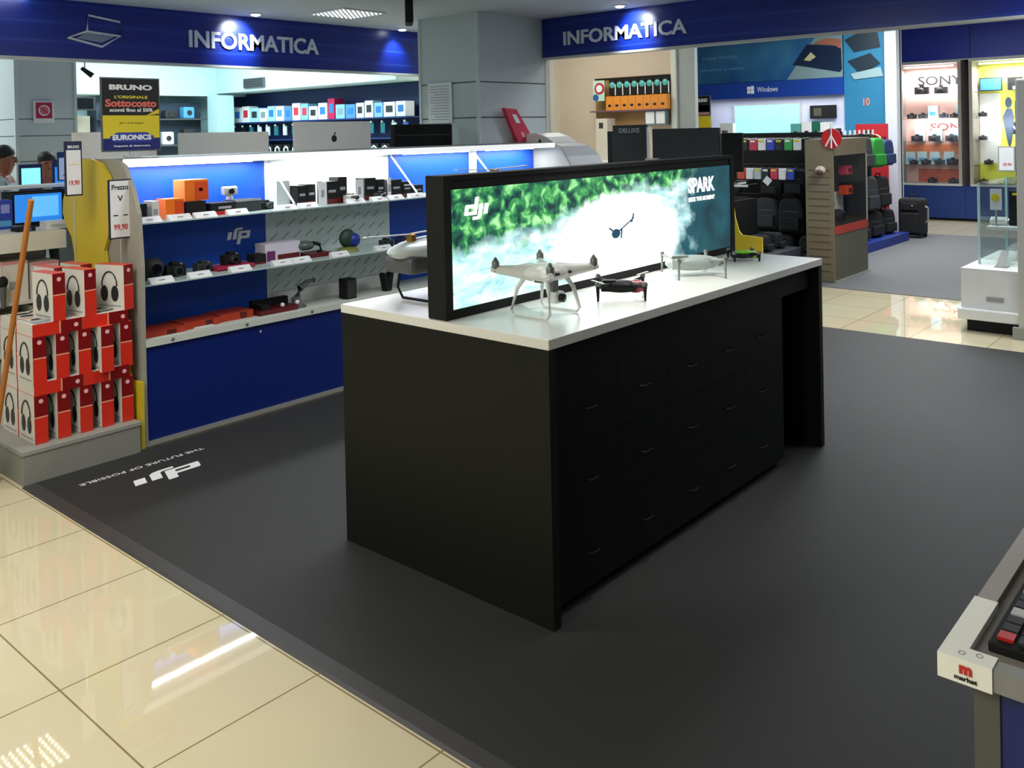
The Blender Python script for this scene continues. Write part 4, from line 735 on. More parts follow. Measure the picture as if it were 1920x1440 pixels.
o = MB().box(5.1, 5.85, 13.3, 13.48, .0, 2.0).build('beige_cabinet', mat('beige_cab', '#b7ab98', .6), None); tag(o, 'plain beige cabinet below the hanging television', 'cabinet')

# ---------------------------------------------------------------- right background: alcove wall with pegs
struct('wall_alcove', MB().box(11.0, 11.1, 6.60, 9.4, 0, 3.4), CREAM)
struct('trim_2', MB().box(10.93, 11.0, 6.54, 6.62, 0, 3.4), mat('white_post_paint', '#cfd0c8', .5))
struct('trim_3', MB().box(10.98, 11.06, 6.27, 6.54, 0, 3.4), mat('grey_post_paint', '#99a09f', .6))
struct('trim_4', MB().box(10.93, 11.0, 8.70, 8.78, 0, 3.4), mat('white_post_paint', '#cfd0c8', .5))
pg = thing('peg_shelf', 'shelf rail on the cream wall carrying a row of hanging packs and orange cartons', 'shelf', (10.9, 7.3, 1.9))
MB().box(10.96, 11.0, 6.64, 7.93, 1.70, 2.40).build('back_board', mat('shelf_brown', '#a07a4c', .6), pg); MB().box(10.80, 10.96, 6.64, 7.93, 1.895, 1.915).build('shelf_board', mat('shelf_purple_edge', '#6e5162', .5), pg)
MB().box(10.94, 10.96, 6.64, 7.93, 2.375, 2.395).build('peg_rail', BLACKM, pg)
for i in range(8):
    y = 7.585 - i * .128
    t = thing('hanging_pack', f'{ORD[i]} black pack with teal disc from the left on the cream wall rail', 'package', (10.9, y, 2.13), 0, 'teal disc packs on the cream wall')
    MB().box(10.90, 10.935, y - .058, y + .058, 2.135, 2.37).build('card', BLACKM, t); MB().lathe([(.046, 0), (.046, -.01), (.03, -.02)], (10.90, y, 2.285), 16, 'x').build('teal_disc', mat('disc_teal', '#4fb3ad', .35), t)
    MB().box(10.896, 10.90, y - .062, y - .046, 2.135, 2.30).build('white_strip', PAPER, t)
    t = thing('orange_carton', f'{ORD[i]} orange carton with black hole from the left on the cream wall shelf', 'box', (10.87, y, 1.915), 0, 'orange cartons on the cream wall shelf')
    MB().box(10.82, 10.92, y - .062, y + .062, 1.915, 2.12).build('carton', mat('carton_amber', '#e08a2c', .45), t); MB().ball((10.82, y, 1.985), (.003, .03, .02), 12, 6).build('black_hole', PRINT, t)
bd = thing('round_badge', 'round red, white and blue sticker at the left end of the orange cartons', 'sticker', (10.8, 7.75, 2.2)); MB().box(10.80, 10.81, 7.66, 7.86, 2.06, 2.36).build('card', mat('badge_mint', '#bcd9c6', .5), bd)
MB().lathe([(.085, 0), (.085, -.004)], (10.80, 7.745, 2.24), 20, 'x').build('red_ring', mat('badge_red', '#b3163a', .4), bd); MB().lathe([(.055, -.004), (.055, -.008)], (10.80, 7.745, 2.24), 20, 'x').build('white_disc', WHITE, bd); MB().lathe([(.05, -.004), (.05, -.008)], (10.80, 7.81, 2.11), 16, 'x').build('blue_disc', mat('badge_blue', '#2a5ba6', .4), bd)
t = thing('picture_cards', 'white box with two pale cards under the right end of the orange cartons', 'display', (10.85, 6.83, 1.68)); MB().box(10.84, 10.95, 6.66, 7.0, 1.69, 1.89).build('box', mat('card_slate', '#5f737c', .5), t)
for y in (6.91, 6.74): MB().box(10.835, 10.84, y - .07, y + .07, 1.71, 1.88).build('card', PAPER, t)
t = thing('small_carton', 'white carton with dark spot behind the black monitors', 'box', (10.7, 7.6, 1.45)); MB().box(10.6, 10.8, 7.48, 7.68, 1.2, 1.80).build('carton', mat('box_ivory2', '#d2c8bb', .5), t); MB().box(10.595, 10.6, 7.55, 7.62, 1.66, 1.74).build('spot', CHAR, t)
tb = thing('alcove_table', 'plain counter below the cream wall', 'counter', (10.6, 7.6, 0)); MB().box(10.4, 10.95, 6.66, 8.6, 0, 1.18).build('body', OFFW, tb); MB().box(10.38, 10.97, 6.64, 8.62, 1.18, 1.20).build('worktop', WHITE, tb)

# computer counter with dark monitor backs behind the screen
cc = thing('computer_counter', 'counter carrying dark monitors beyond the far end of the island', 'counter', (7.6, 4.5, 0)); MB().box(7.28, 7.62, 3.98, 5.42, 0, 1.12).build('body', CHAR, cc); MB().box(7.26, 7.66, 3.86, 5.44, 1.12, 1.15).build('worktop', LGREY, cc)
def back_monitor(label, y0, y1, z0, z1, x, m, head=None):
    t = thing('monitor', label, 'monitor', (x, (y0 + y1) / 2, 1.15)); cy = (y0 + y1) / 2
    MB().box(x, x + .03, y0, y1, z0, z1).build('back_cover', m, t, bevel=.006); MB().box(x + .03, x + .033, y0 + .012, y1 - .012, z0 + .012, z1 - .012).build('screen', SCR2, t)
    MB().box(x + .005, x + .03, cy - .03, cy + .03, 1.15, z0 + .05).box(x - .06, x + .10, cy - .1, cy + .1, 1.15, 1.16).build('stand', m, t)
    if head: text(head, (x, cy, z1 - .055), (y1 - y0) * .6, .045, GPRINT, t, xd=LX, name='lettering', bold=.03)
    return t
back_monitor('black monitor back with pale lettering along its top', 4.76, 5.16, 1.24, 1.685, 7.40, mat('monitor_navy_black', '#15161f', .45), 'DELUXE')
back_monitor('black monitor back half hidden behind the lettered one', 5.02, 5.33, 1.22, 1.625, 7.55, BLACKM)
back_monitor('widest dark slate monitor back behind the screen', 3.985, 4.70, 1.24, 1.64, 7.40, mat('monitor_slate', '#20292c', .45))
back_monitor('narrow black monitor back right of the wide slate one', 3.76, 3.965, 1.24, 1.59, 7.40, BLACKM)
o = thing('white_stand_post', 'thin white post between the two dark monitors', 'post', (7.38, 4.735, 1.15)); MB().box(7.375, 7.39, 4.722, 4.745, 1.15, 1.66).build('post', WHITE, o); MB().box(7.34, 7.40, 4.62, 4.745, 1.25, 1.36).build('small_box', LGREY, o)

# ---------------------------------------------------------------- Windows booth on the far wall
struct('wall_far_centre', MB().box(14.05, 14.15, 4.55, 9.4, 0, 3.4), mat('booth_wall', '#b9bfd0', .6))
wn = thing('booth', 'white and blue computer booth with a long blue banner on the far wall', 'booth', (14, 6.6, 0))
def banner_material():
    m = bpy.data.materials.new('banner_blue_print'); m.use_nodes = True; nt = m.node_tree; b = nt.nodes['Principled BSDF']; tc = nt.nodes.new('ShaderNodeTexCoord'); n = nt.nodes.new('ShaderNodeTexNoise'); n.inputs['Scale'].default_value = 1.2; nt.links.new(tc.outputs['Object'], n.inputs[0])
    r = nt.nodes.new('ShaderNodeValToRGB'); r.color_ramp.elements[0].color = lin('#10508c') + (1,); r.color_ramp.elements[1].color = lin('#3f86a8') + (1,); r.color_ramp.elements[0].position = .4; r.color_ramp.elements[1].position = .75; nt.links.new(n.outputs['Fac'], r.inputs[0]); nt.links.new(r.outputs[0], b.inputs['Base Color']); b.inputs['Roughness'].default_value = .5; return m
MB().box(13.98, 14.05, 5.38, 7.98, 2.38, 3.12).build('banner', banner_material(), wn)
MB().prism([(6.30, 2.38), (5.38, 2.38), (5.38, 3.12), (5.75, 3.12)], 'x', 13.972, 13.98).build('banner_pale_part', mat('banner_sage', '#7f9a9a', .5), wn)
MB().prism([(6.18, 2.62), (5.95, 2.93), (5.40, 2.86), (5.39, 2.50), (5.42, 2.46)], 'x', 13.965, 13.972).build('pictured_tablet', mat('tablet_dark', '#10243f', .3), wn)
MB().prism([(6.0, 2.68), (5.88, 2.80), (5.80, 2.72), (5.9, 2.66)], 'x', 13.96, 13.965).build('tablet_tile', mat('tile_cream', '#b9b890', .5), wn)
MB().prism([(5.85, 2.93), (5.65, 3.0), (5.40, 2.97), (5.40, 2.82), (5.5, 2.88)], 'x', 13.955, 13.965).build('pictured_hand', mat('hand_tan', '#a4624a', .5), wn)
text('il nuovo Windows', (13.98, 7.50, 2.83), .66, .07, mat('banner_text', '#6fa3cf', .5), wn, xd=LX, name='banner_lettering'); text('semplice e veloce', (13.98, 7.45, 2.62), .8, .07, mat('banner_text', '#6fa3cf', .5), wn, xd=LX, name='banner_lettering')
MB().box(13.90, 14.05, 5.36, 8.02, 2.11, 2.37).build('blue_lintel', mat('lintel_blue', '#0d3f9c', .45), wn)
wl = MB()
for a, b, c, d in ((6.90, 6.955, 2.245, 2.30), (6.835, 6.89, 2.25, 2.31), (6.90, 6.955, 2.185, 2.238), (6.835, 6.89, 2.18, 2.243)): wl.box(13.895, 13.90, a, b, c, d)
wl.build('window_logo', WPRINT, wn); text('Windows', (13.90, 6.60, 2.245), .36, .085, WPRINT, wn, xd=LX, name='lintel_lettering')
MB().box(14.0, 14.05, 5.36, 8.02, 0, 2.11).build('white_back', mat('booth_white', '#d6d8ea', .5), wn)
MB().box(13.95, 14.0, 6.06, 7.24, 1.46, 2.01).build('screen_frame', LGREY, wn); MB().box(13.945, 13.95, 6.09, 7.21, 1.48, 1.985).build('screen', SCR1, wn)
MB().box(13.5, 13.98, 5.38, 7.98, 0, 1.42).build('counter', mat('booth_white', '#d6d8ea', .5), wn)
MB().box(13.97, 14.05, 4.72, 5.36, 1.2, 3.12).build('side_photo', mat('side_photo_teal', '#2c7fa6', .45), wn)
MB().prism([(5.30, 2.62), (4.95, 2.72), (4.80, 2.55), (5.10, 2.40)], 'x', 13.96, 13.97).prism([(5.34, 2.95), (5.05, 3.08), (4.85, 3.08), (4.80, 2.80), (5.2, 2.75)], 'x', 13.96, 13.97).build('pictured_laptops', mat('photo_dark', '#1b2f3c', .4), wn)
MB().prism([(5.25, 2.42), (4.80, 2.50), (4.76, 2.36), (5.2, 2.33)], 'x', 13.955, 13.96).build('pictured_keyboard', mat('photo_pale', '#9db9be', .4), wn)
text('10', (13.965, 5.02, 1.98), .10, .12, mat('text_salmon', '#d98a78', .5), wn, xd=LX, name='side_lettering', bold=.03)
struct('trim_5', MB().box(13.9, 14.1, 4.55, 4.72, 0, 3.4), mat('post_white_lit', '#d5d9e4', .5))
area('booth_light', (13.7, 6.6, 2.08), .1, 7, (.85, .9, 1), sy=2.2)
def ond(name, label, cat, x, y0, y1, z0, z1, m, parts=(), d=.12):
    """thing with its face towards -X; parts: (name, fy0, fy1 from the left, fz0, fz1, material)"""
    t = thing(name, label, cat, (x, (y0 + y1) / 2, z0)); MB().box(x, x + d, y0, y1, z0, z1).build('body', m, t)
    for n, a, b, c, e, mm in parts: MB().box(x - .004, x, y1 - (y1 - y0) * b, y1 - (y1 - y0) * a, z0 + (z1 - z0) * c, z0 + (z1 - z0) * e).build(n, mm, t)
    return t
ps = ond('promo_poster', 'small distant BRUNO poster in front of the blue booth', 'poster', 13.40, 7.37, 7.69, 1.62, 2.17, mat('poster_frame', '#5b6068', .4), [('black_field', .03, .97, .5, .98, PRINT), ('pink_field', .08, .92, .42, .70, mat('poster_pink', '#c08a80', .5)), ('yellow_field', .0, 1, .03, .38, YPRINT)], .02)
text('BRUNO', (13.394, 7.53, 2.09), .22, .06, WPRINT, ps, xd=LX, name='title', bold=.05); MB().tube([(13.41, 7.53, 1.42), (13.41, 7.53, 1.62)], .008).build('stand', LGREY, ps)
MB().box(13.36, 13.5, 7.45, 7.61, 1.40, 1.42).build('foot', LGREY, ps)
ond('white_speaker_box', 'white box with a black dot beside the distant poster', 'box', 13.55, 7.05, 7.29, 1.42, 1.70, WHITE, [('black_dot', .3, .6, .2, .5, PRINT)])
ond('black_sign', 'dark rectangular sign right of the large cyan screen', 'sign', 13.93, 5.48, 5.90, 1.74, 1.95, BLACKM, [('dim_print', .15, .45, .2, .8, mat('dim_olive', '#4c4a3c', .5))], .03)
for i, (a, b, h, m, l) in enumerate(((5.92, 6.08, .25, mat('box_sea', '#5fa69c', .4), 'sea green box at the left of the booth boxes'), (5.74, 5.90, .27, WHITE, 'white box second in the booth row'), (5.62, 5.73, .28, mat('box_deep_green', '#1b6a52', .4), 'narrow deep green box in the booth row'), (5.44, 5.60, .26, WHITE, 'white box with reddish picture in the booth row'))):
    ond('boxed_product', l, 'box', 13.6, a, b, 1.42, 1.42 + h, m, [('picture', .3, .7, .2, .5, mat('pic_rust', '#a45648', .5) if i == 3 else CHAR)])
ond('sound_bar', 'long black bar in front of the cyan screen', 'speaker', 13.6, 6.28, 6.66, 1.42, 1.455, BLACKM, [('grille', .1, .9, .2, .8, CHAR)])

# ---------------------------------------------------------------- camera cases on the far right wall
def showcase(label, y0, y1, backm, name='showcase'):
    t = thing(name, label, 'display case', (16.2, (y0 + y1) / 2, .6))
    MB().box(16.50, 16.55, y0, y1, .60, 2.63).build('back_panel', backm, t); MB().box(16.08, 16.55, y0, y1, .58, .61).build('bottom_board', LGREY, t); MB().box(16.08, 16.55, y0, y1, 2.63, 2.66).build('top_board', LGREY, t)
    for y in (y0, y1 - .05): MB().box(16.08, 16.52, y, y + .05, .61, 2.63).build('side_post', mat('case_frame', '#a39c93', .4), t)
    for z in (2.13, 1.71, 1.32, .92): MB().box(16.16, 16.50, y0 + .05, y1 - .05, z - .012, z).build('glass_shelf', GLASS, t)
    MB().box(16.085, 16.09, y0 + .05, y1 - .05, .61, 2.63).build('glass_door', GLASS, t)
    MB().box(16.2, 16.24, y0 + .15, y1 - .12, 2.575, 2.60).build('lamp', LAMP, t)
    l = area('case_light', (16.25, (y0 + y1) / 2, 2.56), .08, 30, (.95, .95, 1), sy=.7); area('case_light', (16.14, (y0 + y1) / 2, 1.6), .05, 6, (.95, .95, 1), rot=(0, -math.pi / 2, 0), sy=.7)
    return t
sonym = mat('case_back_pink', '#e3b3a6', .6, var=.25, scale=2.5)
sc1 = showcase('tall lit camera case with pink and orange back panel', 4.24, 5.30, sonym)
text('SONY', (16.499, 4.68, 2.36), .72, .16, PRINT, sc1, xd=LX, name='brand_lettering', bold=.02); text('SONY', (16.499, 4.52, 1.56), .66, .13, mat('lettering_red', '#8c2c2a', .5), sc1, xd=LX, name='brand_lettering', bold=.02)
MB().box(16.49, 16.499, 4.30, 5.24, 1.10, 1.26).build('orange_strip', mat('case_orange', '#e5824e', .6), sc1); MB().box(16.49, 16.499, 4.30, 5.05, .62, .84).build('orange_strip', mat('case_deep_orange', '#cf5a3a', .6), sc1)
i = 0
def cam_x(label, y, z, w, m=BLACKM, x=16.3, box=None):
    t = thing('camera', label, 'camera', (x, y, z)); MB().box(x, x + .09, y - w / 2, y + w / 2, z, z + w * .55).box(x + .02, x + .07, y - w * .15, y + w * .15, z + w * .55, z + w * .72).build('body', m, t)
    l = MB().lathe([(w * .22, 0), (w * .22, -w * .35), (w * .17, -w * .4)], (x, y, z + w * .28), 12, 'x').build('lens_barrel', CHAR, t); return t
rows = [(2.13, [(4.93, .22), (4.62, .20)]), (1.71, [(5.10, .14), (4.92, .14), (4.58, .13), (4.42, .12)]), (1.32, [(5.02, .17), (4.74, .17), (4.47, .17)]), (.92, [(5.08, .12), (4.88, .14), (4.66, .15), (4.45, .17)]), (.61, [(4.78, .13), (4.45, .13), (4.38, .10)])]
rn = ['top', 'second', 'third', 'fourth', 'bottom']
for (z, cs), n in zip(rows, rn):
    for k, (y, w) in enumerate(cs): cam_x(f'{ORD[k]} camera from the left on the {n} shelf of the pink camera case', y, z, w, [BLACKM, CHAR, mat('cam_slate', '#3f4a58', .4)][k % 3])
for z, ys in ((1.32, (5.0, 4.72, 4.46)), (.92, (5.16, 4.97, 4.76, 4.53)), (1.71, (4.78, 4.34))):
    for k, y in enumerate(ys):
        n = {1.32: 'third', .92: 'fourth', 1.71: 'second'}[z]; ond('camera_carton', f'{ORD[k]} pale carton from the left standing on the {n} shelf of the pink case', 'box', 16.42, y - .08, y + .08, z, z + .22, mat('carton_ice', '#cfe6ea', .4), [('print', .2, .8, .2, .5, LBLUE)], .06)
sc2 = showcase('tall lit camera case with yellow and white back panel', 2.9, 4.12, mat('case_back_yellow', '#e9ee5a', .6, var=.12, scale=2), 'showcase')
MB().box(16.49, 16.499, 3.75, 4.06, .95, 2.1).build('white_area', WHITE, sc2); text('I AM', (16.499, 3.86, 1.55), .30, .10, GPRINT, sc2, xd=LX, name='lettering'); MB().box(16.495, 16.499, 3.42, 3.62, 1.42, 1.62).build('black_plate', PRINT, sc2)
text('NI', (16.494, 3.52, 1.52), .16, .14, WPRINT, sc2, xd=LX, name='brand_lettering', bold=.03)
pp = MB().ball((16.493, 3.63, 1.94), (.003, .05, .09)).prism([(3.72, 1.70), (3.66, 1.84), (3.58, 1.84), (3.55, 1.70), (3.58, 1.35), (3.62, 1.18), (3.66, 1.35)], 'x', 16.49, 16.494).build('pictured_figure', mat('figure_slate', '#41506a', .5), sc2)
ond('tablet', 'wide blue-screened display at top left of the yellow case', 'display', 16.4, 3.70, 4.04, 2.14, 2.36, CHAR, [('screen', .05, .95, .08, .92, mat('screen_steel', '#4a8fc0', .3, emit=.3))], .03)
ond('photo_frame', 'dark picture frame at top right of the yellow case', 'display', 16.4, 3.40, 3.62, 2.14, 2.35, PRINT, [('white_spot', .35, .6, .05, .3, WPRINT)], .03)
for k, (y, z) in enumerate(((3.98, 1.72), (3.98, 1.33), (3.90, .93), (3.60, .93), (3.98, .61), (3.70, .61), (3.45, .61))): cam_x(f'{ORD[k]} small camera of the yellow case, counted from the top', y, z, .12, [CHAR, mat('cam_slate', '#3f4a58', .4)][k % 2])
bb = thing('wall_base_cabinet', 'long royal blue base cabinet under the two camera cases', 'cabinet', (16.3, 4, 0)); MB().box(16.10, 16.9, 1.0, 5.42, .04, .58).build('body', mat('base_royal', '#0b3278', .45), bb); MB().box(16.14, 16.9, 1.0, 5.40, 0, .04).build('plinth', BLACKM, bb)
for y in (5.0, 4.2, 3.4, 2.6): MB().box(16.095, 16.10, y - .005, y + .005, .06, .57).build('door_gap', NAVY, bb)
ub = thing('wall_top_panel', 'plain royal blue panels above the two camera cases', 'panel', (16.3, 4, 2.66)); MB().box(16.10, 16.9, 1.0, 5.17, 2.68, 3.39).build('panel', mat('top_royal', '#0d2a9a', .45), ub); MB().box(16.09, 16.10, 4.09, 4.11, 2.68, 3.39).build('seam', NAVY, ub)
MB().box(16.09, 16.14, 1.0, 5.34, 2.66, 2.68).build('pelmet', LGREY, ub)
struct('trim_6', MB().box(16.05, 16.9, 5.34, 5.6, 0, 3.4), mat('grey_post_paint', '#99a09f', .6))

# ---------------------------------------------------------------- tan slatwall cabinet, bags, suitcase
tn = thing('slatwall_cabinet', 'tall tan slatwall display with a glazed side standing at the carpet edge', 'display cabinet', (9.7, 3.8, 0))
MB().box(9.18, 9.22, 3.66, 3.95, .02, 1.495).build('slatwall_end', TAN, tn)
for k in range(15): MB().box(9.1765, 9.18, 3.69, 3.92, .12 + k * .075, .126 + k * .075).build('groove', mat('groove_brown', '#51472f', .7), tn)
MB().box(9.22, 10.15, 3.92, 3.95, .02, 1.495).build('back_panel', mat('cabinet_inner_dark', '#26241f', .7), tn); MB().box(9.22, 10.15, 3.66, 3.92, .02, .50).build('base', mat('cabinet_base', '#5f5d4c', .6), tn); MB().box(9.22, 10.15, 3.66, 3.92, 1.32, 1.495).build('top', TAN, tn)
MB().box(9.215, 10.15, 3.652, 3.66, .50, .585).build('red_band', mat('band_red', '#b3332c', .5), tn); MB().box(10.11, 10.15, 3.66, 3.92, .50, 1.32).build('far_side', mat('cabinet_inner_dark', '#26241f', .7), tn); MB().box(10.12, 10.152, 3.655, 3.675, .50, 1.32).build('glass_edge', mat('cabinet_edge', '#a9a697', .5), tn)
MB().box(9.22, 10.11, 3.661, 3.665, .585, 1.32).build('glass_side', GLASS, tn); MB().box(9.3, 10.11, 3.70, 3.92, .86, .87).build('glass_shelf', GLASS, tn); MB().box(9.72, 10.08, 3.90, 3.915, .59, .90).build('white_card', OFFW, tn)
MB().box(9.20, 10.18, 3.64, 3.97, 0, .02).build('foot', SILV, tn)
for i, (x, z, m, l) in enumerate(((9.92, 1.14, PINK, 'pink item high inside the glazed side of the tan cabinet'), (9.92, .92, ORG2, 'orange item on the shelf inside the tan cabinet'))):
    t = thing('packaged_item', l, 'package', (x, 3.8, z)); MB().box(x - .08, x + .08, 3.76, 3.86, z - .05 if i == 0 else .87, z + .05).build('pack', m, t, bevel=.01); MB().box(x - .04, x + .04, 3.755, 3.76, z - .02, z + .02).build('label', DRED, t)
t = thing('camera_dome', 'round black camera with white side inside the tan cabinet', 'camera', (9.55, 3.78, .587)); MB().ball((9.62, 3.78, .66), (.13, .08, .075)).build('body', BLACKM, t); MB().ball((9.45, 3.80, .80), (.06, .05, .06)).tube([(9.45, 3.80, .78), (9.45, 3.80, .587)], .02).build('upper_camera', CHAR, t)
MB().lathe([(.035, 0), (.035, -.02)], (9.62, 3.71, .66), 12, 'y').build('lens', LENS, t)
rd = thing('red_fan_sign', 'round red sign with a white figure at the top of the tan cabinet', 'sign', (9.5, 3.65, 1.5)); MB().lathe([(.105, 0), (.105, .01)], (9.165, 3.66, 1.50), 24, 'x').build('disc', RED, rd)
fg = MB(); fx = 9.162
for a, b in (((3.66, 1.61), (3.66, 1.40)), ((3.66, 1.53), (3.60, 1.42)), ((3.66, 1.53), (3.72, 1.42)), ((3.66, 1.55), (3.665, 1.66))): fg.tube([(fx, a[0], a[1]), (fx, b[0], b[1])], .008, 6)
fg.build('white_figure', WHITE, rd)
ob = MB().ball((9.14, 3.77, 1.175), (.045, .055, .045)).build('round_item', mat('item_cream', '#c9bfae', .4)); t = thing('wall_camera', 'round cream and brown item hung on the tan slatwall', 'camera', (9.14, 3.77, 1.175)); ob.parent = t; ob.location = (0, 0, 0)
for v in ob.data.vertices: v.co -= Vector((9.14, 3.77, 1.175))
MB().ball((9.115, 3.77, 1.155), (.035, .04, .03)).build('brown_front', mat('item_brown', '#5a3d2c', .4), t); MB().tube([(9.14, 3.77, 1.19), (9.18, 3.77, 1.19)], .006).build('hook', SILV, t)

rk = thing('bag_rack', 'dark rack hung with black bags between the screen and the tan cabinet', 'rack', (10.2, 4.6, 0))
MB().box(10.25, 10.30, 3.98, 5.50, .02, 1.56).build('back_board', BLACKM, rk); MB().box(9.75, 10.9, 3.98, 5.50, .007, .20).build('base', mat('rack_base_grey', '#3a4148', .5), rk)
for y in (4.02, 5.46): MB().box(10.24, 10.32, y - .02, y + .02, .2, 1.60).build('upright', CHAR, rk)
for k, z in enumerate((1.50, 1.18, .82)): MB().tube([(10.22, 4.0, z), (10.22, 5.48, z)], .008, 6).build('rail', CHAR, rk)
def bag(label, x, y, z0, h, w, m, d=.16, tagm=None, name='camera_bag', rz=0, strap=True, cat='bag'):
    t = thing(name, label, cat, (x, y, z0), rz); mb = MB(); a, b = d / 2, w / 2
    mb.prism([(-b, 0), (b, 0), (b * 1.02, h * .6), (b * .8, h * .93), (b * .5, h), (-b * .5, h), (-b * .8, h * .93), (-b * 1.02, h * .6)], 'x', -a, a); mb.build('main_compartment', m, t, True, bevel=min(.03, d * .2), seg=2)
    mb = MB().prism([(-b * .75, h * .08), (b * .75, h * .08), (b * .72, h * .45), (-b * .72, h * .45)], 'x', -a - d * .22, -a + .01); mb.build('front_pocket', m, t, True, bevel=.012)
    if strap: MB().tube([(-.02, -b * .35, h * .99), (-.03, -b * .3, h * 1.09), (-.03, b * .3, h * 1.09), (-.02, b * .35, h * .99)], .009, 6).build('carry_handle', BLACKM, t, True)
    MB().box(-a - .002, -a, -b * .55, b * .55, h * .60, h * .62).build('zip', mat('zip_grey', '#5c5f63', .4), t, True)
    if tagm: MB().rbox((-a - .03, b * .1, h * .7), (.004, .085, .085), rx=.7).build('hang_tag', tagm, t, True)
    return t
spots = [(9.98, 4.12, .83, .30, .22), (9.98, 4.40, .84, .28, .24), (9.95, 4.68, .84, .22, .22), (9.98, 5.24, .84, .30, .24),
         (9.95, 4.12, .44, .32, .25), (9.92, 4.42, .42, .36, .28), (9.95, 4.74, .44, .34, .27), (9.92, 5.06, .42, .36, .28), (9.95, 5.36, .44, .32, .24),
         (9.98, 4.14, 1.20, .28, .24)]
for i, (x, y, z, h, w) in enumerate(spots):
    r_ = 'top' if z > 1 else ('middle' if z > .6 else 'lower'); bag(f'black camera bag hung in the {r_} row of the rack, {ORD[i if i < 4 else (i - 4 if i < 9 else i - 9)]} from the tan cabinet', x, y, z, h * 1.08, w * 1.12, BAG if i % 3 else BAGG, tagm=PAPER if i == 2 else None)
for i, (y, h) in enumerate(((4.18, .20), (4.5, .18), (4.83, .21), (5.15, .19))): bag(f'black bag standing on the rack base, {ORD[i]} from the tan cabinet', 9.90, y, .202, h, .28, BAG, d=.18, strap=False)
pc_ = ['#d9dcda', '#c83a55', '#e3d43a', '#3b4ec0', '#e6e6e6', '#37a04e', '#20222a', '#8b4fa8', '#f0f0ee', '#d04a3a', '#222633', '#b9c4c8']
for row, (z, n, y0, st_) in enumerate(((1.36, 8, 4.34, .108), (1.02, 8, 4.42, .102))):
    for k in range(n):
        y = y0 + k * st_; c = pc_[(k * 5 + row * 3) % 12]; t = thing('accessory_pouch', f'{ORD[k]} coloured pouch from the right in the {"upper" if row == 0 else "lower"} row beside the black bags', 'pouch', (9.88, y, z), 0, 'coloured pouches on the bag rack')
        MB().box(9.86, 9.90, y - .042, y + .042, z, z + .13).build('pouch', mat('pouch_' + c[1:], c, .5), t, bevel=.006); MB().box(9.857, 9.86, y - .03, y + .03, z + .095, z + .12).build('header_card', PAPER if k % 2 else mat('header_yellow', '#d8c83a', .5), t); MB().tube([(9.88, y, z + .125), (10.22, y, z + .14)], .003, 5).build('hook', SILV, t)
o = thing('price_strip', 'white price strip on the rack right of the lit screen', 'price card', (9.8, 5.0, .97)); MB().box(9.80, 9.81, 4.92, 5.12, .93, .955).build('strip', PAPER, o); MB().box(9.81, 10.22, 5.0, 5.02, .94, .95).build('arm', SILV, o)
bd2 = thing('bag_rack', 'second bag rack behind the tan cabinet hung with black bags', 'rack', (11.6, 4.4, 0)); MB().box(11.0, 13.1, 4.66, 4.72, .02, 1.50).build('back_board', BLACKM, bd2); MB().box(11.0, 13.1, 4.15, 4.72, .007, .12).build('base', mat('rack_blue_base', '#12318a', .5), bd2)
for x in (11.03, 13.05): MB().box(x - .02, x + .02, 4.64, 4.74, .1, 1.55).build('upright', CHAR, bd2)
for i, (x, z, h, w, m) in enumerate(((11.2, 1.05, .40, .34, BAG), (11.6, 1.06, .38, .32, BAG), (12.0, 1.05, .42, .34, BAGG), (12.45, 1.05, .40, .34, mat('bag_green', '#1f8a2c', .7)), (12.85, 1.06, .36, .30, mat('bag_navy', '#1a3560', .7)),
                                     (11.25, .50, .45, .38, BAG), (11.7, .50, .47, .40, BAG), (12.15, .48, .46, .40, BAGG), (12.6, .50, .42, .38, BAG), (11.3, .125, .34, .40, BAG), (11.8, .125, .33, .40, BAG), (12.3, .125, .34, .42, BAG), (12.8, .125, .33, .38, BAG))):
    col_ = 'green' if i == 3 else ('navy' if i == 4 else 'black'); rr_ = 'top' if z > 1 else ('middle' if z > .4 else 'bottom')
    bag(f'{col_} backpack on the {rr_} row of the second rack, {ORD[i if i < 5 else (i - 5 if i < 9 else i - 9)]} from the tan cabinet', x, 4.42, z, h, w, m, d=.22, rz=.5 + math.pi / 2 * .6)
for i in range(12):
    x = 11.05 + i * .17; t = thing('bag_tag', f'{ORD[i]} small white hook label from the left along the top of the second rack', 'label', (x, 4.55, 1.52), 0, 'hook labels on top of the second rack'); MB().box(x - .03, x + .03, 4.56, 4.566, 1.50, 1.56).build('label', PAPER, t); MB().tube([(x, 4.566, 1.51), (x, 4.66, 1.49)], .004, 5).build('hook', SILV, t)
rp = thing('red_promo_panel', 'red promotional panel with a pale ring behind the bags', 'panel', (13.4, 4.7, 0)); MB().box(13.38, 13.42, 4.52, 4.98, .0, 1.64).build('panel', mat('promo_red', '#b8202c', .5), rp)
rg = MB(); pts = [(13.375, 4.70 + .11 * math.cos(a), 1.36 + .12 * math.sin(a)) for a in [2 * math.pi * k / 20 for k in range(16)]]; rg.tube(pts, .012, 6); rg.build('pale_ring', mat('ring_cream', '#d9b79a', .5), rp)
su = thing('suitcase', 'black soft suitcase standing on the grey carpet by the camera cases', 'suitcase', (13.5, 4.22, .006), 0)
MB().box(-.14, .14, -.17, .17, .03, .56).build('shell', BAG, su, True, bevel=.05, seg=3); MB().box(-.175, -.13, -.13, .13, .07, .36).build('front_pocket', BAG, su, True, bevel=.02); MB().box(-.165, -.13, -.12, .12, .39, .50).build('top_pocket', BAG, su, True, bevel=.015)
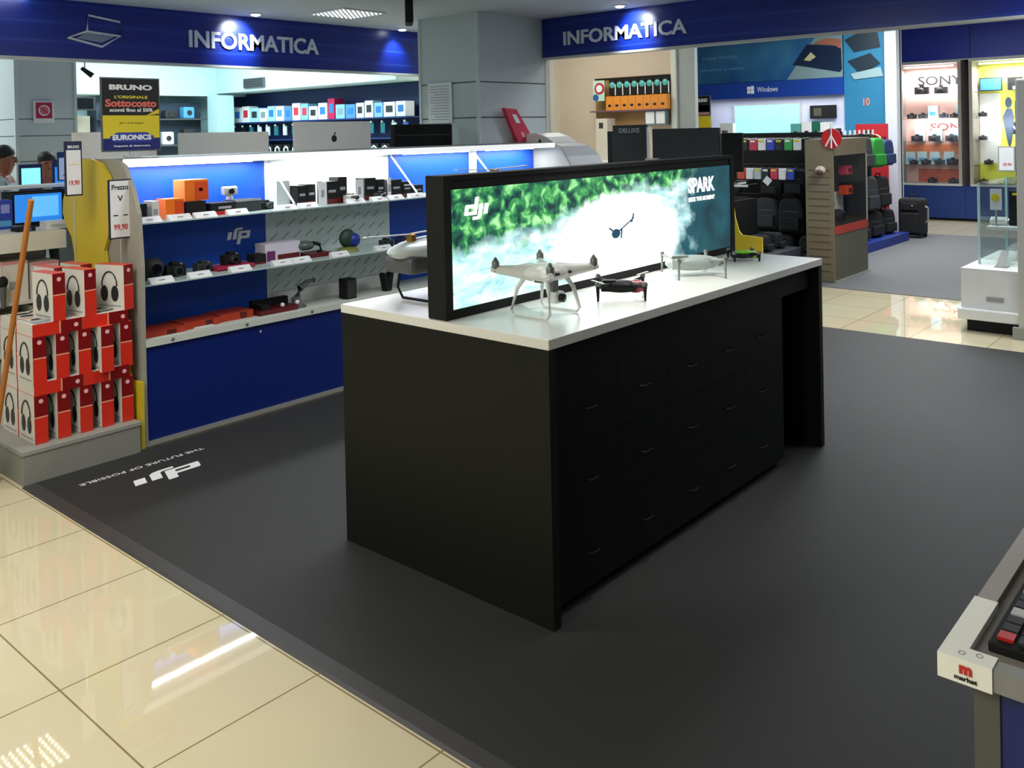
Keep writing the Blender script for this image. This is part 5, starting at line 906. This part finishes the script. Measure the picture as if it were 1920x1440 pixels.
MB().tube([(.0, -.17, .45), (.0, -.205, .42), (.0, -.205, .25), (.0, -.17, .22)], .012).build('side_handle', SILV, su, True); MB().tube([(.05, -.06, .55), (.05, -.06, .60), (.05, .06, .60), (.05, .06, .55)], .010).build('top_handle', BLACKM, su, True)
for sx in (-.1, .1):
    for sy in (-.13, .13): MB().lathe([(.03, -.012), (.03, .012)], (sx, sy, .03), 12, 'x').build('wheel', CHAR, su, True)
MB().ball((-.168, -.04, .46), .012).build('badge', SILV, su, True)
ye = MB().prism([(4.02, 0.02), (4.40, .02), (4.40, .95), (4.33, .88), (4.305, .72), (4.27, .60), (4.235, .56), (4.02, .545)], 'x', 8.29, 8.31).build('yellow_end_board', YEL, None); tag(ye, 'yellow L-shaped end board beside the lit screen, in front of the bag rack', 'display panel')
lr = thing('low_rack', 'low grey rack behind the yellow L-shaped board', 'rack', (8.8, 4.2, 0)); MB().box(8.32, 9.3, 4.04, 4.6, 0, .34).build('base', mat('rack_base_grey', '#3a4148', .5), lr); MB().box(8.32, 9.3, 4.56, 4.6, .34, .85).build('back_board', BLACKM, lr)
for k, (x, w) in enumerate(((8.5, .2), (8.8, .22), (9.1, .2))): bag(f'black case lying on the low grey rack, {ORD[k]} from the yellow board', x, 4.3, .342, .16, w, BAG, d=.2, strap=False, rz=1.57)

# ---------------------------------------------------------------- white glass showcase at right edge
wc = thing('glass_showcase', 'white cabinet with black plinth and glass top case at the right edge', 'display case', (8.1, 1.6, 0))
MB().box(7.70, 8.9, .7, 2.01, 0, .10).build('plinth', BLACKM, wc); MB().box(7.62, 8.95, .65, 2.06, .10, .185).build('lower_ledge', WHITE, wc, bevel=.01); MB().box(7.67, 8.9, .7, 2.045, .185, .485).build('drawer_block', WHITE, wc, bevel=.004)
MB().box(7.66, 7.67, 1.74, 1.86, .25, .285).build('dark_label', GPRINT, wc); MB().box(7.67, 8.9, .7, 2.045, .485, .495).build('tray', WHITE, wc)
for a, b, c, d in ((7.95, 7.956, .7, 1.98), (8.85, 8.856, .7, 1.98)): MB().box(a, b, c, d, .495, 1.14).build('glass_pane', CASEG, wc)
MB().box(7.95, 8.85, 1.974, 1.98, .495, 1.14).build('glass_pane', CASEG, wc); MB().box(7.94, 8.86, .7, 1.99, 1.14, 1.15).build('glass_top', CASEG, wc); MB().box(7.945, 7.962, 1.968, 1.986, .495, 1.15).box(8.845, 8.862, 1.968, 1.986, .495, 1.15).build('corner_edge', mat('glass_edge', '#a9c4bf', .2), wc)
MB().box(7.97, 8.8, .7, 1.93, .775, .80).build('inner_shelf', WHITE, wc)
ond('black_carton', 'tall black carton on the shelf inside the glass showcase', 'box', 8.1, 1.66, 1.79, .80, 1.08, BLACKM, [('yellow_text', .2, .8, .88, .95, YPRINT)])
t = thing('phone_stand', 'tilted white tablet on the shelf inside the glass showcase', 'phone', (8.1, 1.88, .80)); MB().rbox((8.12, 1.87, .845), (.06, .12, .012), ry=-.5).rbox((8.14, 1.87, .82), (.08, .13, .03)).build('body', WHITE, t); MB().rbox((8.112, 1.87, .852), (.05, .10, .004), ry=-.5).build('screen', LGREY, t)
t = thing('award_card', 'small white card with yellow rosette inside the glass showcase', 'sign', (8.02, 1.88, .80)); MB().box(8.02, 8.03, 1.825, 1.91, .93, 1.10).build('card', PAPER, t); MB().lathe([(.03, 0), (.03, -.004)], (8.018, 1.87, 1.03), 16, 'x').build('rosette', YPRINT, t); MB().box(8.022, 8.028, 1.86, 1.875, .80, .93).build('stem', SILV, t)
t = thing('phone_stand', 'grey tilted phone standing on the white tray', 'phone', (7.85, 1.80, .495)); MB().rbox((7.86, 1.79, .56), (.012, .05, .14), ry=.25, rx=.3).build('phone', LGREY, t); MB().box(7.82, 7.92, 1.75, 1.84, .495, .502).build('foot', GREY, t)
po2 = thing('white_post', 'tall white post in front of the yellow camera case at the right edge', 'post', (7.62, 1.60, 0)); MB().box(7.58, 7.64, 1.52, 1.625, 0.001, 1.96).build('post', mat('post_ivory', '#c9c7bb', .5), po2, bevel=.015); MB().box(7.56, 7.60, 1.45, 1.66, .0, .09).build('foot', GREY, po2)
bk = thing('black_strip_frame', 'black vertical strip with a hanging price card before the yellow case', 'sign', (8.0, 1.66, 0)); MB().box(8.86, 8.89, 1.865, 1.90, 1.152, 1.82).build('strip', PRINT, bk); MB().box(8.84, 8.855, 1.90, 2.035, 1.20, 1.42).build('card_frame', GREY, bk); MB().box(8.835, 8.84, 1.91, 2.025, 1.21, 1.41).build('card', PAPER, bk); text('29,90', (8.8345, 1.96, 1.26), .07, .03, PRINTR, bk, xd=LX, name='price', bold=.02)

# ---------------------------------------------------------------- corner of a promotional table in the right foreground
dk = thing('promo_table', 'corner of a display table with white price rail at the lower right', 'table', (2.0, 0.1, 0)); tz = .84
MB().box(1.46, 2.7, -1.2, .422, tz - .032, tz - .012).build('tabletop', mat('table_taupe', '#86807a', .6), dk)
MB().box(1.455, 2.7, .395, .425, tz - .034, tz).build('long_rail', mat('rail_taupe', '#9b918b', .45), dk); MB().box(1.452, 1.482, -1.2, .425, tz - .034, tz - .001).build('end_rail', mat('rail_grey', '#8b8a86', .4), dk)
r1 = MB().prism([(1.4485, .352), (1.486, .352), (1.486, .392), (1.66, .392), (1.66, .428), (1.4485, .428)], 'z', tz - .036, tz + .0012).build('white_rail_sleeve', mat('sleeve_white', '#f6f6ec', .4), dk)
text('m', (1.448, .388, tz - .014), .018, .013, PRINTR, r1, xd=LX, name='rail_logo', bold=.06); text('market', (1.448, .388, tz - .027), .032, .007, PRINT, r1, xd=LX, name='rail_lettering', bold=.03); text('O', (1.474, .375, tz + .0013), .010, .012, GPRINT, r1, xd=LX, up=(1, 0, 0), name='rail_mark', ext=.0004); text('O', (1.467, .398, tz + .0013), .010, .012, GPRINT, r1, xd=LX, up=(1, 0, 0), name='rail_mark', ext=.0004)
MB().box(1.49, 1.53, .352, .388, 0.008, tz - .034).build('corner_leg', mat('leg_olive_grey', '#55564e', .5), dk); MB().box(1.495, 2.6, -1.1, .352, .05, tz - .034).build('blue_body', BLUE, dk)
k = thing('keyboard', 'black keyboard with coloured keys lying on the promotional table', 'keyboard', (1.72, .18, tz - .012)); MB().box(1.52, 1.92, -.1, .375, tz - .012, tz + .004).build('base', BLACKM, k, bevel=.003)
for i in range(13):
    for j in range(7):
        c = CHAR if (i * 3 + j * 5) % 9 else [RED, GREEN, YPRINT, LGREY][(i + j) % 4]
        MB().box(1.535 + i * .029, 1.558 + i * .029, .365 - j * .029, .342 - j * .029, tz + .004, tz + .009).build('key', c, k)
o = thing('upright_card', 'pale upright card at the right edge of the promotional table', 'price card', (2.0, .40, tz)); MB().box(1.99, 1.994, .34, .40, tz - .012, tz + .12).build('card', PAPER, o); MB().box(1.97, 2.02, .35, .392, tz - .012, tz - .009).build('foot', SILV, o)
